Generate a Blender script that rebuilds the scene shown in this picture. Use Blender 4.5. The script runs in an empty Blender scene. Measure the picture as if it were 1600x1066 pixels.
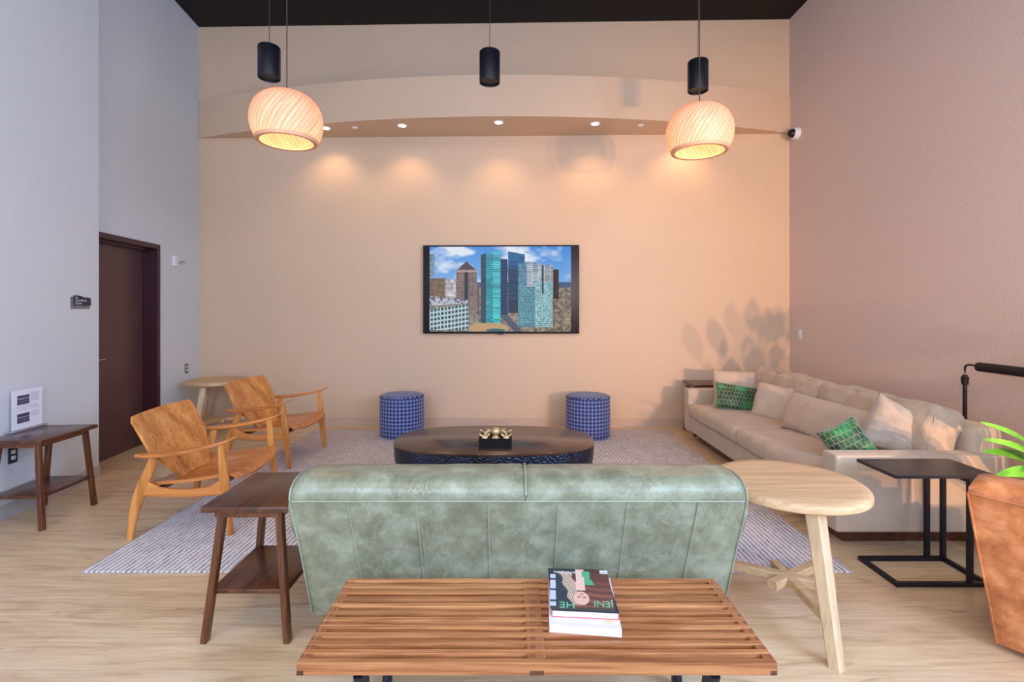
import bpy, bmesh, math, random
import numpy as np
from mathutils import Vector, Matrix, noise
PI = math.pi
sc = bpy.context.scene
C = sc.collection

def S(r, g, b):
    return tuple(((v/255)/12.92 if v/255 <= .04045 else ((v/255+.055)/1.055)**2.4) for v in (r, g, b))

# ------------------------------------------------------------------ camera
cd = bpy.data.cameras.new('camera'); cam = bpy.data.objects.new('camera', cd); C.objects.link(cam)
cd.sensor_width = 36; cd.lens = 770/1600*36; cd.shift_y = -0.03; cd.clip_start = .05; cd.clip_end = 100
cam.location = (0, 0, 1.46); cam.rotation_euler = (PI/2, 0, 0)
sc.camera = cam

# ------------------------------------------------------------------ world, exposure
w = bpy.data.worlds.new('world'); sc.world = w; w.use_nodes = True
w.node_tree.nodes['Background'].inputs[0].default_value = (*S(205, 218, 240), 1)
w.node_tree.nodes['Background'].inputs[1].default_value = 1.0
sc.view_settings.view_transform = 'Standard'; sc.view_settings.look = 'None'
sc.view_settings.gamma = 1; sc.view_settings.use_curve_mapping = False
sc.view_settings.exposure = 0.0
sc.cycles.use_denoising = True
sc.cycles.max_bounces = 8; sc.cycles.diffuse_bounces = 5; sc.cycles.transparent_max_bounces = 8
sc.cycles.sample_clamp_indirect = 6

# ------------------------------------------------------------------ large lights: daylight of assumed rear and side windows, assumed spots behind, added warm fill overhead
def area(name, loc, target, sx, sy, power, col, spread=PI):
    l = bpy.data.lights.new(name, 'AREA'); l.shape = 'RECTANGLE'; l.size = sx; l.size_y = sy
    l.energy = power; l.color = col; l.spread = spread
    o = bpy.data.objects.new(name, l); C.objects.link(o); o.location = loc
    o.rotation_euler = (Vector(target)-Vector(loc)).to_track_quat('-Z', 'Y').to_euler()
    return o
def spot(name, loc, target, power, col, deg, blend=.8, r=.05):
    l = bpy.data.lights.new(name, 'SPOT'); l.energy = power; l.color = col; l.spot_size = math.radians(deg); l.spot_blend = blend; l.shadow_soft_size = r
    o = bpy.data.objects.new(name, l); C.objects.link(o); o.location = loc
    o.rotation_euler = (Vector(target)-Vector(loc)).to_track_quat('-Z', 'Y').to_euler(); return o
# assumed big side window, unseen, in the right wall beside and behind the camera
area('assumed_side_window_light', (3.36, -.75, 2.55), (-3, -.2, 1.7), 3.1, 2.6, 330, S(182, 212, 255))
area('assumed_rear_right_light', (2.2, -2.35, 2.5), (1.6, 3, .6), 2.0, 2.6, 70, S(200, 220, 255))  # area light for the right part of the assumed rear glazing
area('assumed_rear_light', (-1.2, -2.35, 2.1), (.2, 4, 1.6), 3.6, 3.4, 205, S(212, 224, 250))  # area light standing for daylight of the assumed rear glazing
# two assumed, unseen spots behind the camera, placed to cast the wall shadows
spot('assumed_spot_key', (2.9, -1.6, 1.45), (2.7, 6, 1.8), 700, S(255, 200, 150), 58, 1.0, .03)
spot('assumed_spot_second', (3.2, -1.6, 1.50), (2.7, 6, 1.8), 470, S(255, 200, 150), 58, 1.0, .03)
area('overhead_warm_fill', (0, .2, 4.9), (0, 1.0, 0), 5.5, 3.0, 135, S(255, 234, 208))  # warm fill panel added overhead to brighten floor and seats, not a fitting

# ------------------------------------------------------------------ materials
class NT:
    def __init__(s, name):
        s.m = bpy.data.materials.new(name); s.m.use_nodes = True; s.t = s.m.node_tree; s.n = s.t.nodes
        s.b = s.n['Principled BSDF']; s.out = s.n['Material Output']
    def node(s, typ, **kw):
        n = s.n.new(typ)
        for k, v in kw.items():
            if k in n.inputs.keys():
                n.inputs[k].default_value = v
            else:
                setattr(n, k, v)
        return n
    def L(s, a, b): s.t.links.new(a, b)
    def coord(s, scale=(1, 1, 1), kind='Object', rot=(0, 0, 0)):
        t = s.node('ShaderNodeTexCoord'); mp = s.node('ShaderNodeMapping')
        mp.inputs['Scale'].default_value = scale; mp.inputs['Rotation'].default_value = rot
        s.L(t.outputs[kind], mp.inputs[0]); return mp.outputs[0]
    def noise(s, co, scale=5, detail=4, rough=.5, dist=0):
        n = s.node('ShaderNodeTexNoise'); n.inputs['Scale'].default_value = scale; n.inputs['Detail'].default_value = detail
        n.inputs['Roughness'].default_value = rough; n.inputs['Distortion'].default_value = dist
        s.L(co, n.inputs['Vector']); return n.outputs['Fac']
    def ramp(s, fac, stops):
        r = s.node('ShaderNodeValToRGB'); e = r.color_ramp.elements
        while len(e) < len(stops): e.new(.5)
        for i, (p, c) in enumerate(stops):
            e[i].position = p; e[i].color = (*c, 1) if len(c) == 3 else c
        s.L(fac, r.inputs[0]); return r.outputs[0]
    def mix(s, fac, a, b, mode='MIX'):
        n = s.node('ShaderNodeMix'); n.data_type = 'RGBA'; n.blend_type = mode
        for inp, v in ((0, fac), (6, a), (7, b)):
            if hasattr(v, 'links'): s.L(v, n.inputs[inp])
            elif isinstance(v, (int, float)): n.inputs[inp].default_value = v
            else: n.inputs[inp].default_value = (*v, 1)
        return n.outputs[2]
    def math(s, op, a, b=None):
        n = s.node('ShaderNodeMath'); n.operation = op
        for i, v in enumerate((a, b)):
            if v is None: continue
            if hasattr(v, 'links'): s.L(v, n.inputs[i])
            else: n.inputs[i].default_value = v
        return n.outputs[0]
    def bump(s, h, strength=.3, dist=.01):
        b = s.node('ShaderNodeBump'); b.inputs['Strength'].default_value = strength; b.inputs['Distance'].default_value = dist
        s.L(h, b.inputs['Height']); s.L(b.outputs[0], s.b.inputs['Normal'])
    def color(s, c):
        if hasattr(c, 'links'): s.L(c, s.b.inputs['Base Color'])
        else: s.b.inputs['Base Color'].default_value = (*c, 1)
    def set(s, rough=.5, metal=0, spec=.5, coat=0, sheen=0):
        s.b.inputs['Roughness'].default_value = rough; s.b.inputs['Metallic'].default_value = metal
        s.b.inputs['Specular IOR Level'].default_value = spec; s.b.inputs['Coat Weight'].default_value = coat
        s.b.inputs['Coat Roughness'].default_value = .2; s.b.inputs['Sheen Weight'].default_value = sheen
        return s.m

def plain(name, c, rough=.5, metal=0, spec=.5, var=.06, scale=6, bump=0, bscale=200, coat=0, sheen=0):
    t = NT(name); co = t.coord()
    f = t.noise(co, scale, 3)
    t.color(t.ramp(f, [(.3, tuple(v*(1-var) for v in c)), (.7, tuple(min(1, v*(1+var)) for v in c))]))
    if bump: t.bump(t.noise(co, bscale, 3), bump, .002)
    return t.set(rough, metal, spec, coat, sheen)

def wood(name, dark, mid, light, axis=0, rough=.4, k=1.0, coat=.15, fine=1.0, spec=.4, var=.5):
    t = NT(name)
    sc_ = [16*k, 16*k, 16*k]; sc_[axis] = 1.1*k
    co = t.coord(tuple(sc_))
    f1 = t.noise(co, 1.0, 6, .6, .6)
    sc2 = [90*k, 90*k, 90*k]; sc2[axis] = 3*k
    f2 = t.noise(t.coord(tuple(sc2)), 1.0, 3, .6)
    base = t.ramp(f1, [(.3, dark), (.5, mid), (.72, light)])
    col = t.mix(.45*fine, base, t.ramp(f2, [(.38, tuple(v*.4 for v in mid)), (.58, light)]))
    oi = t.node('ShaderNodeObjectInfo'); col = t.mix(t.math('MULTIPLY', oi.outputs['Random'], .28*var), col, tuple(v*.42 for v in mid))
    t.color(col); t.bump(f2, .12, .002)
    return t.set(rough, 0, spec, coat)

def leather(name, dark, mid, light, rough=.38, scratch=.5):
    t = NT(name); co = t.coord()
    f = t.noise(co, 9, 6, .65, .3)
    base = t.ramp(f, [(.3, dark), (.5, mid), (.72, light)])
    v = t.node('ShaderNodeTexVoronoi'); v.feature = 'DISTANCE_TO_EDGE'; v.inputs['Scale'].default_value = 7
    wob = t.node('ShaderNodeMapping'); t.L(co, wob.inputs[0])
    nn = t.node('ShaderNodeTexNoise'); nn.inputs['Scale'].default_value = 3.5; nn.inputs['Detail'].default_value = 5; t.L(co, nn.inputs['Vector'])
    av = t.node('ShaderNodeVectorMath'); av.operation = 'MULTIPLY_ADD'; t.L(nn.outputs['Color'], av.inputs[0]); av.inputs[1].default_value = (.9, .9, .9); t.L(co, av.inputs[2])
    t.L(av.outputs[0], v.inputs['Vector'])
    crease = t.ramp(v.outputs['Distance'], [(0, (1, 1, 1)), (.022, (0, 0, 0))])
    gate = t.ramp(t.noise(co, 3.1, 2), [(.45, (0, 0, 0)), (.62, (1, 1, 1))])
    fac = t.math('MULTIPLY', crease, gate); fac = t.math('MULTIPLY', fac, scratch)
    f3 = t.noise(t.coord((30, 30, 6)), 1, 4, .7, 1.5)
    sm = t.math('MULTIPLY', t.ramp(f3, [(.6, (0, 0, 0)), (.68, (1, 1, 1))]), scratch*.2)
    ln = None
    for sc3, rz in (((2.2, 2.2, 1.0), .5), ((3.5, 3.5, 1.3), 1.9)):
        q = t.noise(t.coord(sc3, rot=(rz*.4, rz, rz*.3)), 2.6, 5, .62, .8)
        q = t.math('ABSOLUTE', t.math('SUBTRACT', q, .5)); q = t.ramp(q, [(0, (1, 1, 1)), (.0055, (0, 0, 0))])
        ln = q if ln is None else t.math('MAXIMUM', ln, q)
    gate2 = t.ramp(t.noise(co, 4.3, 3), [(.42, (0, 0, 0)), (.6, (1, 1, 1))])
    ln = t.math('MULTIPLY', t.math('MULTIPLY', ln, gate2), scratch)
    c = t.mix(fac, base, light); c = t.mix(sm, c, light); c = t.mix(ln, c, light)
    t.color(c)
    g = t.noise(co, 260, 2); h = t.math('ADD', t.math('MULTIPLY', g, .25), t.noise(co, 14, 4, .6))
    t.bump(h, .25, .006)
    return t.set(rough, 0, .5, .12)

def fabric(name, c, var=.12, rough=.9, wr=.5, sheen=.2, wscale=5):
    t = NT(name); co = t.coord()
    f = t.noise(co, 7, 3); g = t.noise(co, 420, 2)
    base = t.ramp(f, [(.3, tuple(v*(1-var) for v in c)), (.7, tuple(min(1, v*(1+var)) for v in c))])
    t.color(t.mix(.25, base, t.ramp(g, [(.35, tuple(v*.6 for v in c)), (.65, tuple(min(1, v*1.25) for v in c))])))
    h = t.math('ADD', t.math('MULTIPLY', g, .08), t.noise(co, wscale, 4, .55, .9))
    t.bump(h, wr, .03)
    return t.set(rough, 0, .2, 0, sheen)

M = {}
M['wall_back'] = plain('back_wall_paint', S(210, 182, 154), .62, 0, .35, .015, 1.5, .12, 160)
M['wall_left'] = plain('left_wall_paint', S(204, 210, 214), .65, 0, .3, .015, 1.2, .12, 160)
t = NT('right_wall_covering'); co = t.coord()
g1 = t.noise(t.coord((25, 60, 420)), 1, 3, .6); g2 = t.noise(t.coord((25, 420, 60)), 1, 3, .6)
g = t.math('ADD', g1, g2)
t.color(t.ramp(t.math('MULTIPLY', g, .5), [(.4, S(200, 178, 168)), (.6, S(230, 210, 200))])); t.bump(g, .35, .004)
M['wall_right'] = t.set(.8, 0, .2)
# ceiling: black panels with joints
t = NT('black_ceiling_panels'); co = t.coord((1, 1, 1))
br = t.node('ShaderNodeTexBrick'); br.offset = 0; br.inputs['Scale'].default_value = 1; br.inputs['Brick Width'].default_value = 1.2
br.inputs['Row Height'].default_value = .6; br.inputs['Mortar Size'].default_value = .008
br.inputs['Color1'].default_value = (*S(16, 10, 12), 1); br.inputs['Color2'].default_value = (*S(13, 9, 11), 1); br.inputs['Mortar'].default_value = (*S(6, 4, 5), 1)
t.L(co, br.inputs['Vector']); t.color(br.outputs['Color'])
M['ceiling'] = t.set(.6, 0, .3)
# floor: pale oak planks running left to right
t = NT('oak_plank_floor'); co = t.coord()
br = t.node('ShaderNodeTexBrick'); br.offset = .37; br.inputs['Scale'].default_value = 1; br.inputs['Brick Width'].default_value = 1.5
br.inputs['Row Height'].default_value = .2; br.inputs['Mortar Size'].default_value = .0016; br.inputs['Bias'].default_value = 0
br.inputs['Color1'].default_value = (*S(226, 200, 160), 1); br.inputs['Color2'].default_value = (*S(206, 180, 152), 1); br.inputs['Mortar'].default_value = (*S(150, 122, 98), 1)
t.L(co, br.inputs['Vector'])
f1 = t.noise(t.coord((.9, 7, 1)), 1.6, 7, .62, 1.2)
f2 = t.noise(t.coord((3, 70, 1)), 1.0, 4, .6)
base = t.mix(.62, br.outputs['Color'], t.ramp(f1, [(.3, S(146, 116, 90)), (.46, S(208, 180, 140)), (.7, S(234, 214, 184))]))
col = t.mix(.18, base, t.ramp(f2, [(.35, S(140, 112, 90)), (.6, S(226, 206, 184))]))
kn = t.ramp(t.noise(t.coord((1.1, 4.5, 1)), 1.3, 3, .5, 2.5), [(.66, (0, 0, 0)), (.76, (1, 1, 1))])
col = t.mix(t.math('MULTIPLY', kn, .6), col, S(122, 92, 70))
t.color(col); t.bump(f2, .06, .002)
M['floor'] = t.set(.34, 0, .45)
M['baseboard'] = plain('baseboard_beige', S(196, 170, 150), .5, 0, .4, .02)
M['baseboard_grey'] = plain('baseboard_grey', S(176, 172, 172), .5, 0, .4, .02)
M['door'] = plain('door_oxblood', S(84, 56, 56), .3, 0, .5, .05, 3)
M['door_frame'] = plain('door_frame_paint', S(64, 30, 38), .32, 0, .5, .05)
M['steel'] = plain('brushed_steel', S(175, 172, 168), .32, .9, .5, .04)
M['plate_steel'] = plain('steel_plate', S(120, 116, 114), .4, .5, .5, .04)
M['white_plastic'] = plain('white_plastic', S(226, 226, 230), .4, 0, .4, .02)
M['dark_grey'] = plain('charcoal_plastic', S(44, 48, 58), .5, 0, .4, .03)
M['black'] = plain('black_metal', S(18, 19, 23), .42, .2, .5, .1, bump=.05)
M['black_blue'] = plain('black_powder_coat', S(24, 27, 38), .4, .3, .5, .1)
M['black_top'] = plain('black_table_laminate', S(40, 36, 40), .35, 0, .5, .08)
M['cord'] = plain('dark_cord', S(60, 56, 56), .5)
M['walnut'] = wood('walnut_slats', S(112, 58, 30), S(176, 106, 60), S(222, 164, 110), 0, .38, var=1.6)
M['walnut_end'] = wood('walnut_cross', S(104, 58, 34), S(152, 92, 58), S(186, 126, 84), 1, .42)
M['dark_wood'] = wood('dark_stained_wood', S(34, 16, 10), S(74, 38, 22), S(110, 64, 38), 1, .3, .7, .3)
M['dark_wood_leg'] = wood('dark_stained_legs', S(40, 18, 8), S(90, 46, 20), S(126, 74, 34), 2, .32, .7, .3)
M['teak'] = wood('honey_teak', S(142, 74, 28), S(206, 130, 56), S(232, 170, 96), 2, .3, .55, .3, .6)
M['teak_flat'] = wood('honey_teak_long', S(130, 64, 24), S(194, 114, 50), S(226, 156, 86), 0, .3, .55, .3, .6)
M['pale_wood'] = wood('pale_ash', S(182, 146, 106), S(212, 178, 136), S(224, 194, 154), 0, .5, .8, 0, .45)
M['pale_wood_leg'] = wood('pale_ash_legs', S(184, 152, 114), S(214, 186, 148), S(226, 202, 168), 2, .5, .8, 0, .4)
M['green_leather'] = leather('sage_leather', S(106, 110, 88), S(130, 136, 114), S(160, 168, 148), .34, .75)
M['green_piping'] = leather('sage_leather_seam', S(132, 142, 122), S(142, 152, 132), S(160, 172, 152), .36, .2)
M['tan_leather'] = leather('tan_leather', S(146, 84, 46), S(192, 122, 76), S(226, 164, 116), .36, .35)
M['linen'] = fabric('oatmeal_linen', S(192, 174, 154), .06, wr=.25)
M['linen_cushion'] = fabric('oatmeal_linen_cushion', S(196, 174, 152), .09, wr=.8, wscale=6)
M['pillow_linen'] = fabric('pillow_linen', S(198, 176, 156), .05, wr=.4)
M['pillow_velvet'] = fabric('silver_velvet', S(176, 160, 146), .28, .45, .6, .5)
# green velvet with a gold net pattern
t = NT('green_velvet_gold_net'); co0 = t.coord()
nz = t.node('ShaderNodeTexNoise'); nz.inputs['Scale'].default_value = 9; t.L(co0, nz.inputs['Vector'])
av = t.node('ShaderNodeVectorMath'); av.operation = 'MULTIPLY_ADD'; t.L(nz.outputs['Color'], av.inputs[0]); av.inputs[1].default_value = (.022, .022, 0); t.L(co0, av.inputs[2])
br = t.node('ShaderNodeTexBrick'); br.offset = .5; br.inputs['Scale'].default_value = 1; br.inputs['Brick Width'].default_value = .034
br.inputs['Row Height'].default_value = .044; br.inputs['Mortar Size'].default_value = .001; br.inputs['Mortar Smooth'].default_value = 0
t.L(av.outputs[0], br.inputs['Vector'])
gr = t.ramp(t.noise(co0, 9, 3), [(.35, S(2, 30, 18)), (.52, S(8, 84, 44)), (.68, S(34, 140, 84))])
t.color(t.mix(br.outputs['Fac'], gr, S(176, 172, 128)))
M['green_velvet'] = t.set(.5, 0, .4, 0, .6)
# houndstooth
t = NT('blue_houndstooth'); uv = t.node('ShaderNodeTexCoord').outputs['UV']; sp = t.node('ShaderNodeSeparateXYZ'); t.L(uv, sp.inputs[0])
N_ = 24.0
u = t.math('MULTIPLY', sp.outputs[0], N_); v = t.math('MULTIPLY', sp.outputs[1], N_)
a = t.math('LESS_THAN', t.math('FRACT', u), .5); b = t.math('LESS_THAN', t.math('FRACT', v), .5)
q = t.math('LESS_THAN', t.math('FRACT', t.math('MULTIPLY', t.math('ADD', u, v), 2)), .5)
h = t.math('ADD', t.math('MULTIPLY', a, q), t.math('MULTIPLY', b, t.math('SUBTRACT', 1, q)))
t.color(t.mix(h, S(24, 32, 78), S(116, 130, 178))); t.bump(t.noise(t.coord(), 300, 2), .3, .002)
M['houndstooth'] = t.set(.85, 0, .2, 0, .2)
M['navy'] = plain('navy_piping', S(52, 62, 112), .8)
# rug
t = NT('striped_woven_rug'); co = t.coord(); sp = t.node('ShaderNodeSeparateXYZ'); t.L(co, sp.inputs[0])
s1 = t.math('SINE', t.math('ADD', t.math('MULTIPLY', sp.outputs[0], 2*PI/.03), t.math('MULTIPLY', t.noise(t.coord((4, 26, 1)), 3, 3), 2.2)))
st = t.math('ADD', t.math('MULTIPLY', s1, .5), .5)
bl = t.noise(t.coord((3, 3, 1)), 2.2, 5, .65)
dk = t.noise(t.coord((90, 14, 1)), 1, 4, .7)
light = t.ramp(bl, [(.3, S(206, 204, 212)), (.7, S(238, 236, 238))])
dark = t.ramp(dk, [(.35, S(120, 116, 130)), (.65, S(212, 206, 212))])
t.color(t.mix(t.ramp(st, [(.3, (1, 1, 1)), (.6, (0, 0, 0))]), light, dark)); t.bump(t.math('ADD', st, t.noise(co, 200, 2)), .5, .006)
M['rug'] = t.set(.95, 0, .1)
# hammered side, bronze top of the coffee table
t = NT('hammered_blue_black'); co = t.coord(); v = t.node('ShaderNodeTexVoronoi'); v.inputs['Scale'].default_value = 62; t.L(co, v.inputs['Vector'])
t.color(t.ramp(t.noise(co, 3, 2), [(.4, S(20, 22, 34)), (.7, S(34, 42, 66))])); t.bump(v.outputs['Distance'], .6, .012)
M['hammered'] = t.set(.3, .35, .6)
t = NT('bronzed_table_top'); co = t.coord()
t.color(t.ramp(t.noise(t.coord((2, 5, 1)), 1.5, 5, .6, .5), [(.3, S(40, 28, 24)), (.7, S(84, 64, 54))])); t.bump(t.noise(t.coord((4, 9, 1)), 1.4, 4, .5, .5), .25, .02)
M['bronze_top'] = t.set(.24, .1, .5, .3)
M['gold'] = plain('pale_gold', S(224, 196, 148), .35, .55, .5, .15, 30, .2, 60)
M['paper'] = plain('page_edges', S(226, 216, 222), .8, 0, .2, .04)
M['book_white'] = plain('white_book_cover', S(222, 218, 232), .35, 0, .4, .02)
M['book_red'] = plain('red_board', S(214, 92, 100), .5)
M['white_ink'] = plain('white_lettering', S(225, 228, 236), .5)
M['mint_ink'] = plain('mint_lettering', S(120, 200, 160), .5)
M['grey_ink'] = plain('grey_print', S(120, 128, 150), .6)
t = NT('clear_acrylic'); t.color(S(225, 225, 235)); t.b.inputs['Transmission Weight'].default_value = .7
M['acrylic'] = t.set(.12)
M['pot'] = plain('white_ceramic', S(206, 202, 196), .4)
M['soil'] = plain('potting_soil', S(52, 38, 28), .95)
t = NT('glossy_leaf'); t.color(t.ramp(t.noise(t.coord(), 12, 3), [(.3, S(70, 140, 30)), (.7, S(132, 196, 60))]))
t.b.inputs['Subsurface Weight'].default_value = .0
M['leaf'] = t.set(.35)
def emis(name, c, s):
    t = NT(name); t.b.inputs['Base Color'].default_value = (*c, 1); t.b.inputs['Emission Color'].default_value = (*c, 1); t.b.inputs['Emission Strength'].default_value = s
    return t.m
M['lamp_glow'] = emis('lamp_glow', S(255, 236, 205), 14)
M['bulb'] = emis('bulb_glow', S(255, 220, 150), 16)
M['led'] = emis('small_led', S(255, 240, 225), 3)
# translucent veneer
t = NT('wood_veneer_shade'); co = t.coord((1, 1, 1), 'UV')
mp = t.node('ShaderNodeSeparateXYZ'); t.L(co, mp.inputs[0])
f = t.noise(t.coord((60, 3, 1), 'UV'), 1, 4, .6)
vc = t.ramp(f, [(.3, S(228, 164, 144)), (.7, S(246, 200, 184))])
seam = t.math('FRACT', t.math('MULTIPLY', mp.outputs[0], 44))
sm = t.ramp(seam, [(0, (1, 1, 1)), (.2, (0, 0, 0))])
vc = t.mix(t.math('MULTIPLY', sm, .8), vc, S(150, 80, 50))
t.color(vc); t.set(.55)
tr = t.node('ShaderNodeBsdfTranslucent'); t.L(vc, tr.inputs[0])
ms = t.node('ShaderNodeMixShader'); ms.inputs[0].default_value = .34
t.L(t.b.outputs[0], ms.inputs[1]); t.L(tr.outputs[0], ms.inputs[2]); t.L(ms.outputs[0], t.out.inputs[0])
M['veneer'] = t.m
def attr_mat(name, emission=0, rough=.4):
    t = NT(name); a = t.node('ShaderNodeVertexColor'); a.layer_name = 'Col'
    if emission:
        t.color((.01, .01, .01)); t.L(a.outputs[0], t.b.inputs['Emission Color']); t.b.inputs['Emission Strength'].default_value = emission
    else: t.L(a.outputs[0], t.b.inputs['Base Color'])
    return t.set(rough, 0, .15 if emission else .4)
M['screen'] = attr_mat('lit_screen', .9, .15)
M['cover'] = attr_mat('printed_cover', 0, .3)
M['sheet'] = attr_mat('printed_sheet', 0, .5)

# ------------------------------------------------------------------ helpers
def tag(o, label=None, cat=None, group=None, kind=None):
    if label: o['label'] = label
    if cat: o['category'] = cat
    if group: o['group'] = group
    if kind: o['kind'] = kind
    return o
def thing(name, label, cat, loc=(0, 0, 0), rz=0, group=None):
    o = bpy.data.objects.new(name, None); C.objects.link(o); o.empty_display_size = .1
    o.location = loc; o.rotation_euler = (0, 0, rz)
    return tag(o, label, cat, group)
def copy_tree(o, parent=None):
    c = o.copy(); C.objects.link(c); c.parent = parent
    for ch in list(o.children): copy_tree(ch, c)
    return c

class B:
    """collects shapes into one mesh"""
    def __init__(s): s.bm = bmesh.new(); s.uv = None
    def add(s, verts, faces, mtx=None):
        vs = [s.bm.verts.new(mtx @ Vector(v) if mtx else v) for v in verts]
        for f in faces:
            try: s.bm.faces.new([vs[i] for i in f])
            except ValueError: pass
        return vs
    def box(s, x0, x1, y0, y1, z0, z1, bev=0, mtx=None, seg=2):
        vs = s.add([(x0, y0, z0), (x1, y0, z0), (x1, y1, z0), (x0, y1, z0), (x0, y0, z1), (x1, y0, z1), (x1, y1, z1), (x0, y1, z1)],
                   [(0, 3, 2, 1), (4, 5, 6, 7), (0, 1, 5, 4), (1, 2, 6, 5), (2, 3, 7, 6), (3, 0, 4, 7)], mtx)
        if bev:
            es = set(e for v in vs for e in v.link_edges)
            bmesh.ops.bevel(s.bm, geom=list(es), offset=bev, segments=seg, affect='EDGES', profile=.5)
        return s
    def loft(s, secs, cap=True, closed=True):
        n = len(secs[0]); rings = [[s.bm.verts.new(p) for p in sec] for sec in secs]
        for a, b in zip(rings[:-1], rings[1:]):
            for i in range(n if closed else n-1):
                j = (i+1) % n
                try: s.bm.faces.new((a[i], a[j], b[j], b[i]))
                except ValueError: pass
        if cap and closed:
            for r in (rings[0][::-1], rings[-1]):
                try: s.bm.faces.new(r)
                except ValueError: pass
        return rings
    def bar(s, p, q, w, h, up=(0, 0, 1), w2=None, h2=None, ch=.15):
        """straight bar of chamfered rectangular section from p to q"""
        p, q = Vector(p), Vector(q); d = (q-p).normalized(); r = d.cross(Vector(up)).normalized(); u = r.cross(d)
        return s.loft([rsec(p, r, u, w, h, ch), rsec(q, r, u, w2 or w, h2 or h, ch)])
    def path(s, pts, ws, hs, side, ch=.2):
        """bent bar; side = fixed side direction; ws along side, hs across"""
        secs = []; side = Vector(side).normalized(); P = [Vector(p) for p in pts]
        for i, p in enumerate(P):
            d = (P[min(i+1, len(P)-1)]-P[max(i-1, 0)]).normalized(); u = side.cross(d).normalized()
            secs.append(rsec(p, side, u, ws[i], hs[i], ch))
        return s.loft(secs)
    def tube(s, pts, r, n=10, r2=None):
        P = [Vector(p) for p in pts]; secs = []
        ref = Vector((0, 0, 1)) if abs((P[-1]-P[0]).normalized().z) < .9 else Vector((1, 0, 0))
        for i, p in enumerate(P):
            d = (P[min(i+1, len(P)-1)]-P[max(i-1, 0)]).normalized()
            a = d.cross(ref).normalized(); b = a.cross(d); rr = r if not isinstance(r, (list, tuple)) else r[i]
            secs.append([p+(a*math.cos(2*PI*k/n)+b*math.sin(2*PI*k/n))*rr for k in range(n)])
        return s.loft(secs)
    def lathe(s, prof, n=48, cx=0, cy=0, cap=True):
        return s.loft([[(cx+r*math.cos(2*PI*k/n), cy+r*math.sin(2*PI*k/n), z) for k in range(n)] for r, z in prof], cap)
    def prism(s, poly, z0, z1, bev=0):
        n = len(poly)
        vs = s.add([(x, y, z0) for x, y in poly]+[(x, y, z1) for x, y in poly],
              [tuple(range(n))[::-1], tuple(range(n, 2*n))]+[(i, (i+1) % n, n+(i+1) % n, n+i) for i in range(n)])
        if bev:
            es = [e for e in set(e for v in vs for e in v.link_edges) if abs(e.verts[0].co.z-e.verts[1].co.z) < 1e-6]
            bmesh.ops.bevel(s.bm, geom=es, offset=bev, segments=3, affect='EDGES', profile=.5)
        return s
    def sphere(s, c, r, n=24):
        bmesh.ops.create_uvsphere(s.bm, u_segments=n, v_segments=n//2, radius=r, matrix=Matrix.Translation(c)); return s
    def build(s, name, mat, parent=None, smooth=True, angle=40, uvf=None, sub=0):
        bmesh.ops.recalc_face_normals(s.bm, faces=s.bm.faces[:])
        if smooth:
            for f in s.bm.faces: f.smooth = True
            ca = math.radians(angle)
            for e in s.bm.edges:
                if len(e.link_faces) == 2 and e.calc_face_angle(0) > ca: e.smooth = False
        if uvf:
            ul = s.bm.loops.layers.uv.new('UVMap')
            for f in s.bm.faces:
                for l in f.loops: l[ul].uv = uvf(l.vert.co, f)
        me = bpy.data.meshes.new(name); s.bm.to_mesh(me); s.bm.free()
        me.materials.append(mat)
        o = bpy.data.objects.new(name, me); C.objects.link(o); o.parent = parent
        if sub:
            m = o.modifiers.new('sub', 'SUBSURF'); m.levels = m.render_levels = sub
        return o
def rsec(p, r, u, w, h, ch=.15):
    c = min(w, h)*ch; a, b = w/2, h/2
    return [p+r*x+u*y for x, y in ((-a+c, -b), (a-c, -b), (a, -b+c), (a, b-c), (a-c, b), (-a+c, b), (-a, b-c), (-a, -b+c))]

def soft(sx, sy, sz, r=.05, puff=.03, wr=.006, n=22, seed=0, sag=0):
    """rounded, slightly rumpled cushion block centred on the origin"""
    b = B(); V = {}
    hx, hy, hz = sx/2, sy/2, sz/2; off = Vector((seed*7.3, seed*3.1, seed*1.7))
    def P(x, y, z):
        k = (round(x, 5), round(y, 5), round(z, 5))
        if k in V: return V[k]
        p = Vector((x*hx, y*hy, z*hz)); q = Vector((max(-hx+r, min(hx-r, p.x)), max(-hy+r, min(hy-r, p.y)), max(-hz+r, min(hz-r, p.z))))
        d = p-q
        if d.length > 1e-9: p = q+d.normalized()*min(r, d.length if d.length < r else r)
        if puff: p.z += z*puff*(1-x*x)*(1-y*y)*1.0
        if puff: p.x += x*puff*.35*(1-y*y)*(1-z*z); p.y += y*puff*.35*(1-x*x)*(1-z*z)
        if sag: p.z -= sag*(1-x*x)*(1-y*y)*(z > 0)
        if wr:
            nv = noise.noise_vector(p*4.5+off)+noise.noise_vector(p*11+off)*.5
            p += nv*wr
        V[k] = b.bm.verts.new(p); return V[k]
    g = [-1+2*i/n for i in range(n+1)]; m = max(6, n//3); gz = [-1+2*i/m for i in range(m+1)]
    def quad(f, A, Bs):
        for i in range(len(A)-1):
            for j in range(len(Bs)-1):
                try: b.bm.faces.new((f(A[i], Bs[j]), f(A[i+1], Bs[j]), f(A[i+1], Bs[j+1]), f(A[i], Bs[j+1])))
                except ValueError: pass
    for s in (-1, 1):
        quad(lambda x, y: P(x, y, s), g, g); quad(lambda x, z: P(x, s, z), g, gz); quad(lambda y, z: P(s, y, z), g, gz)
    return b

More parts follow.
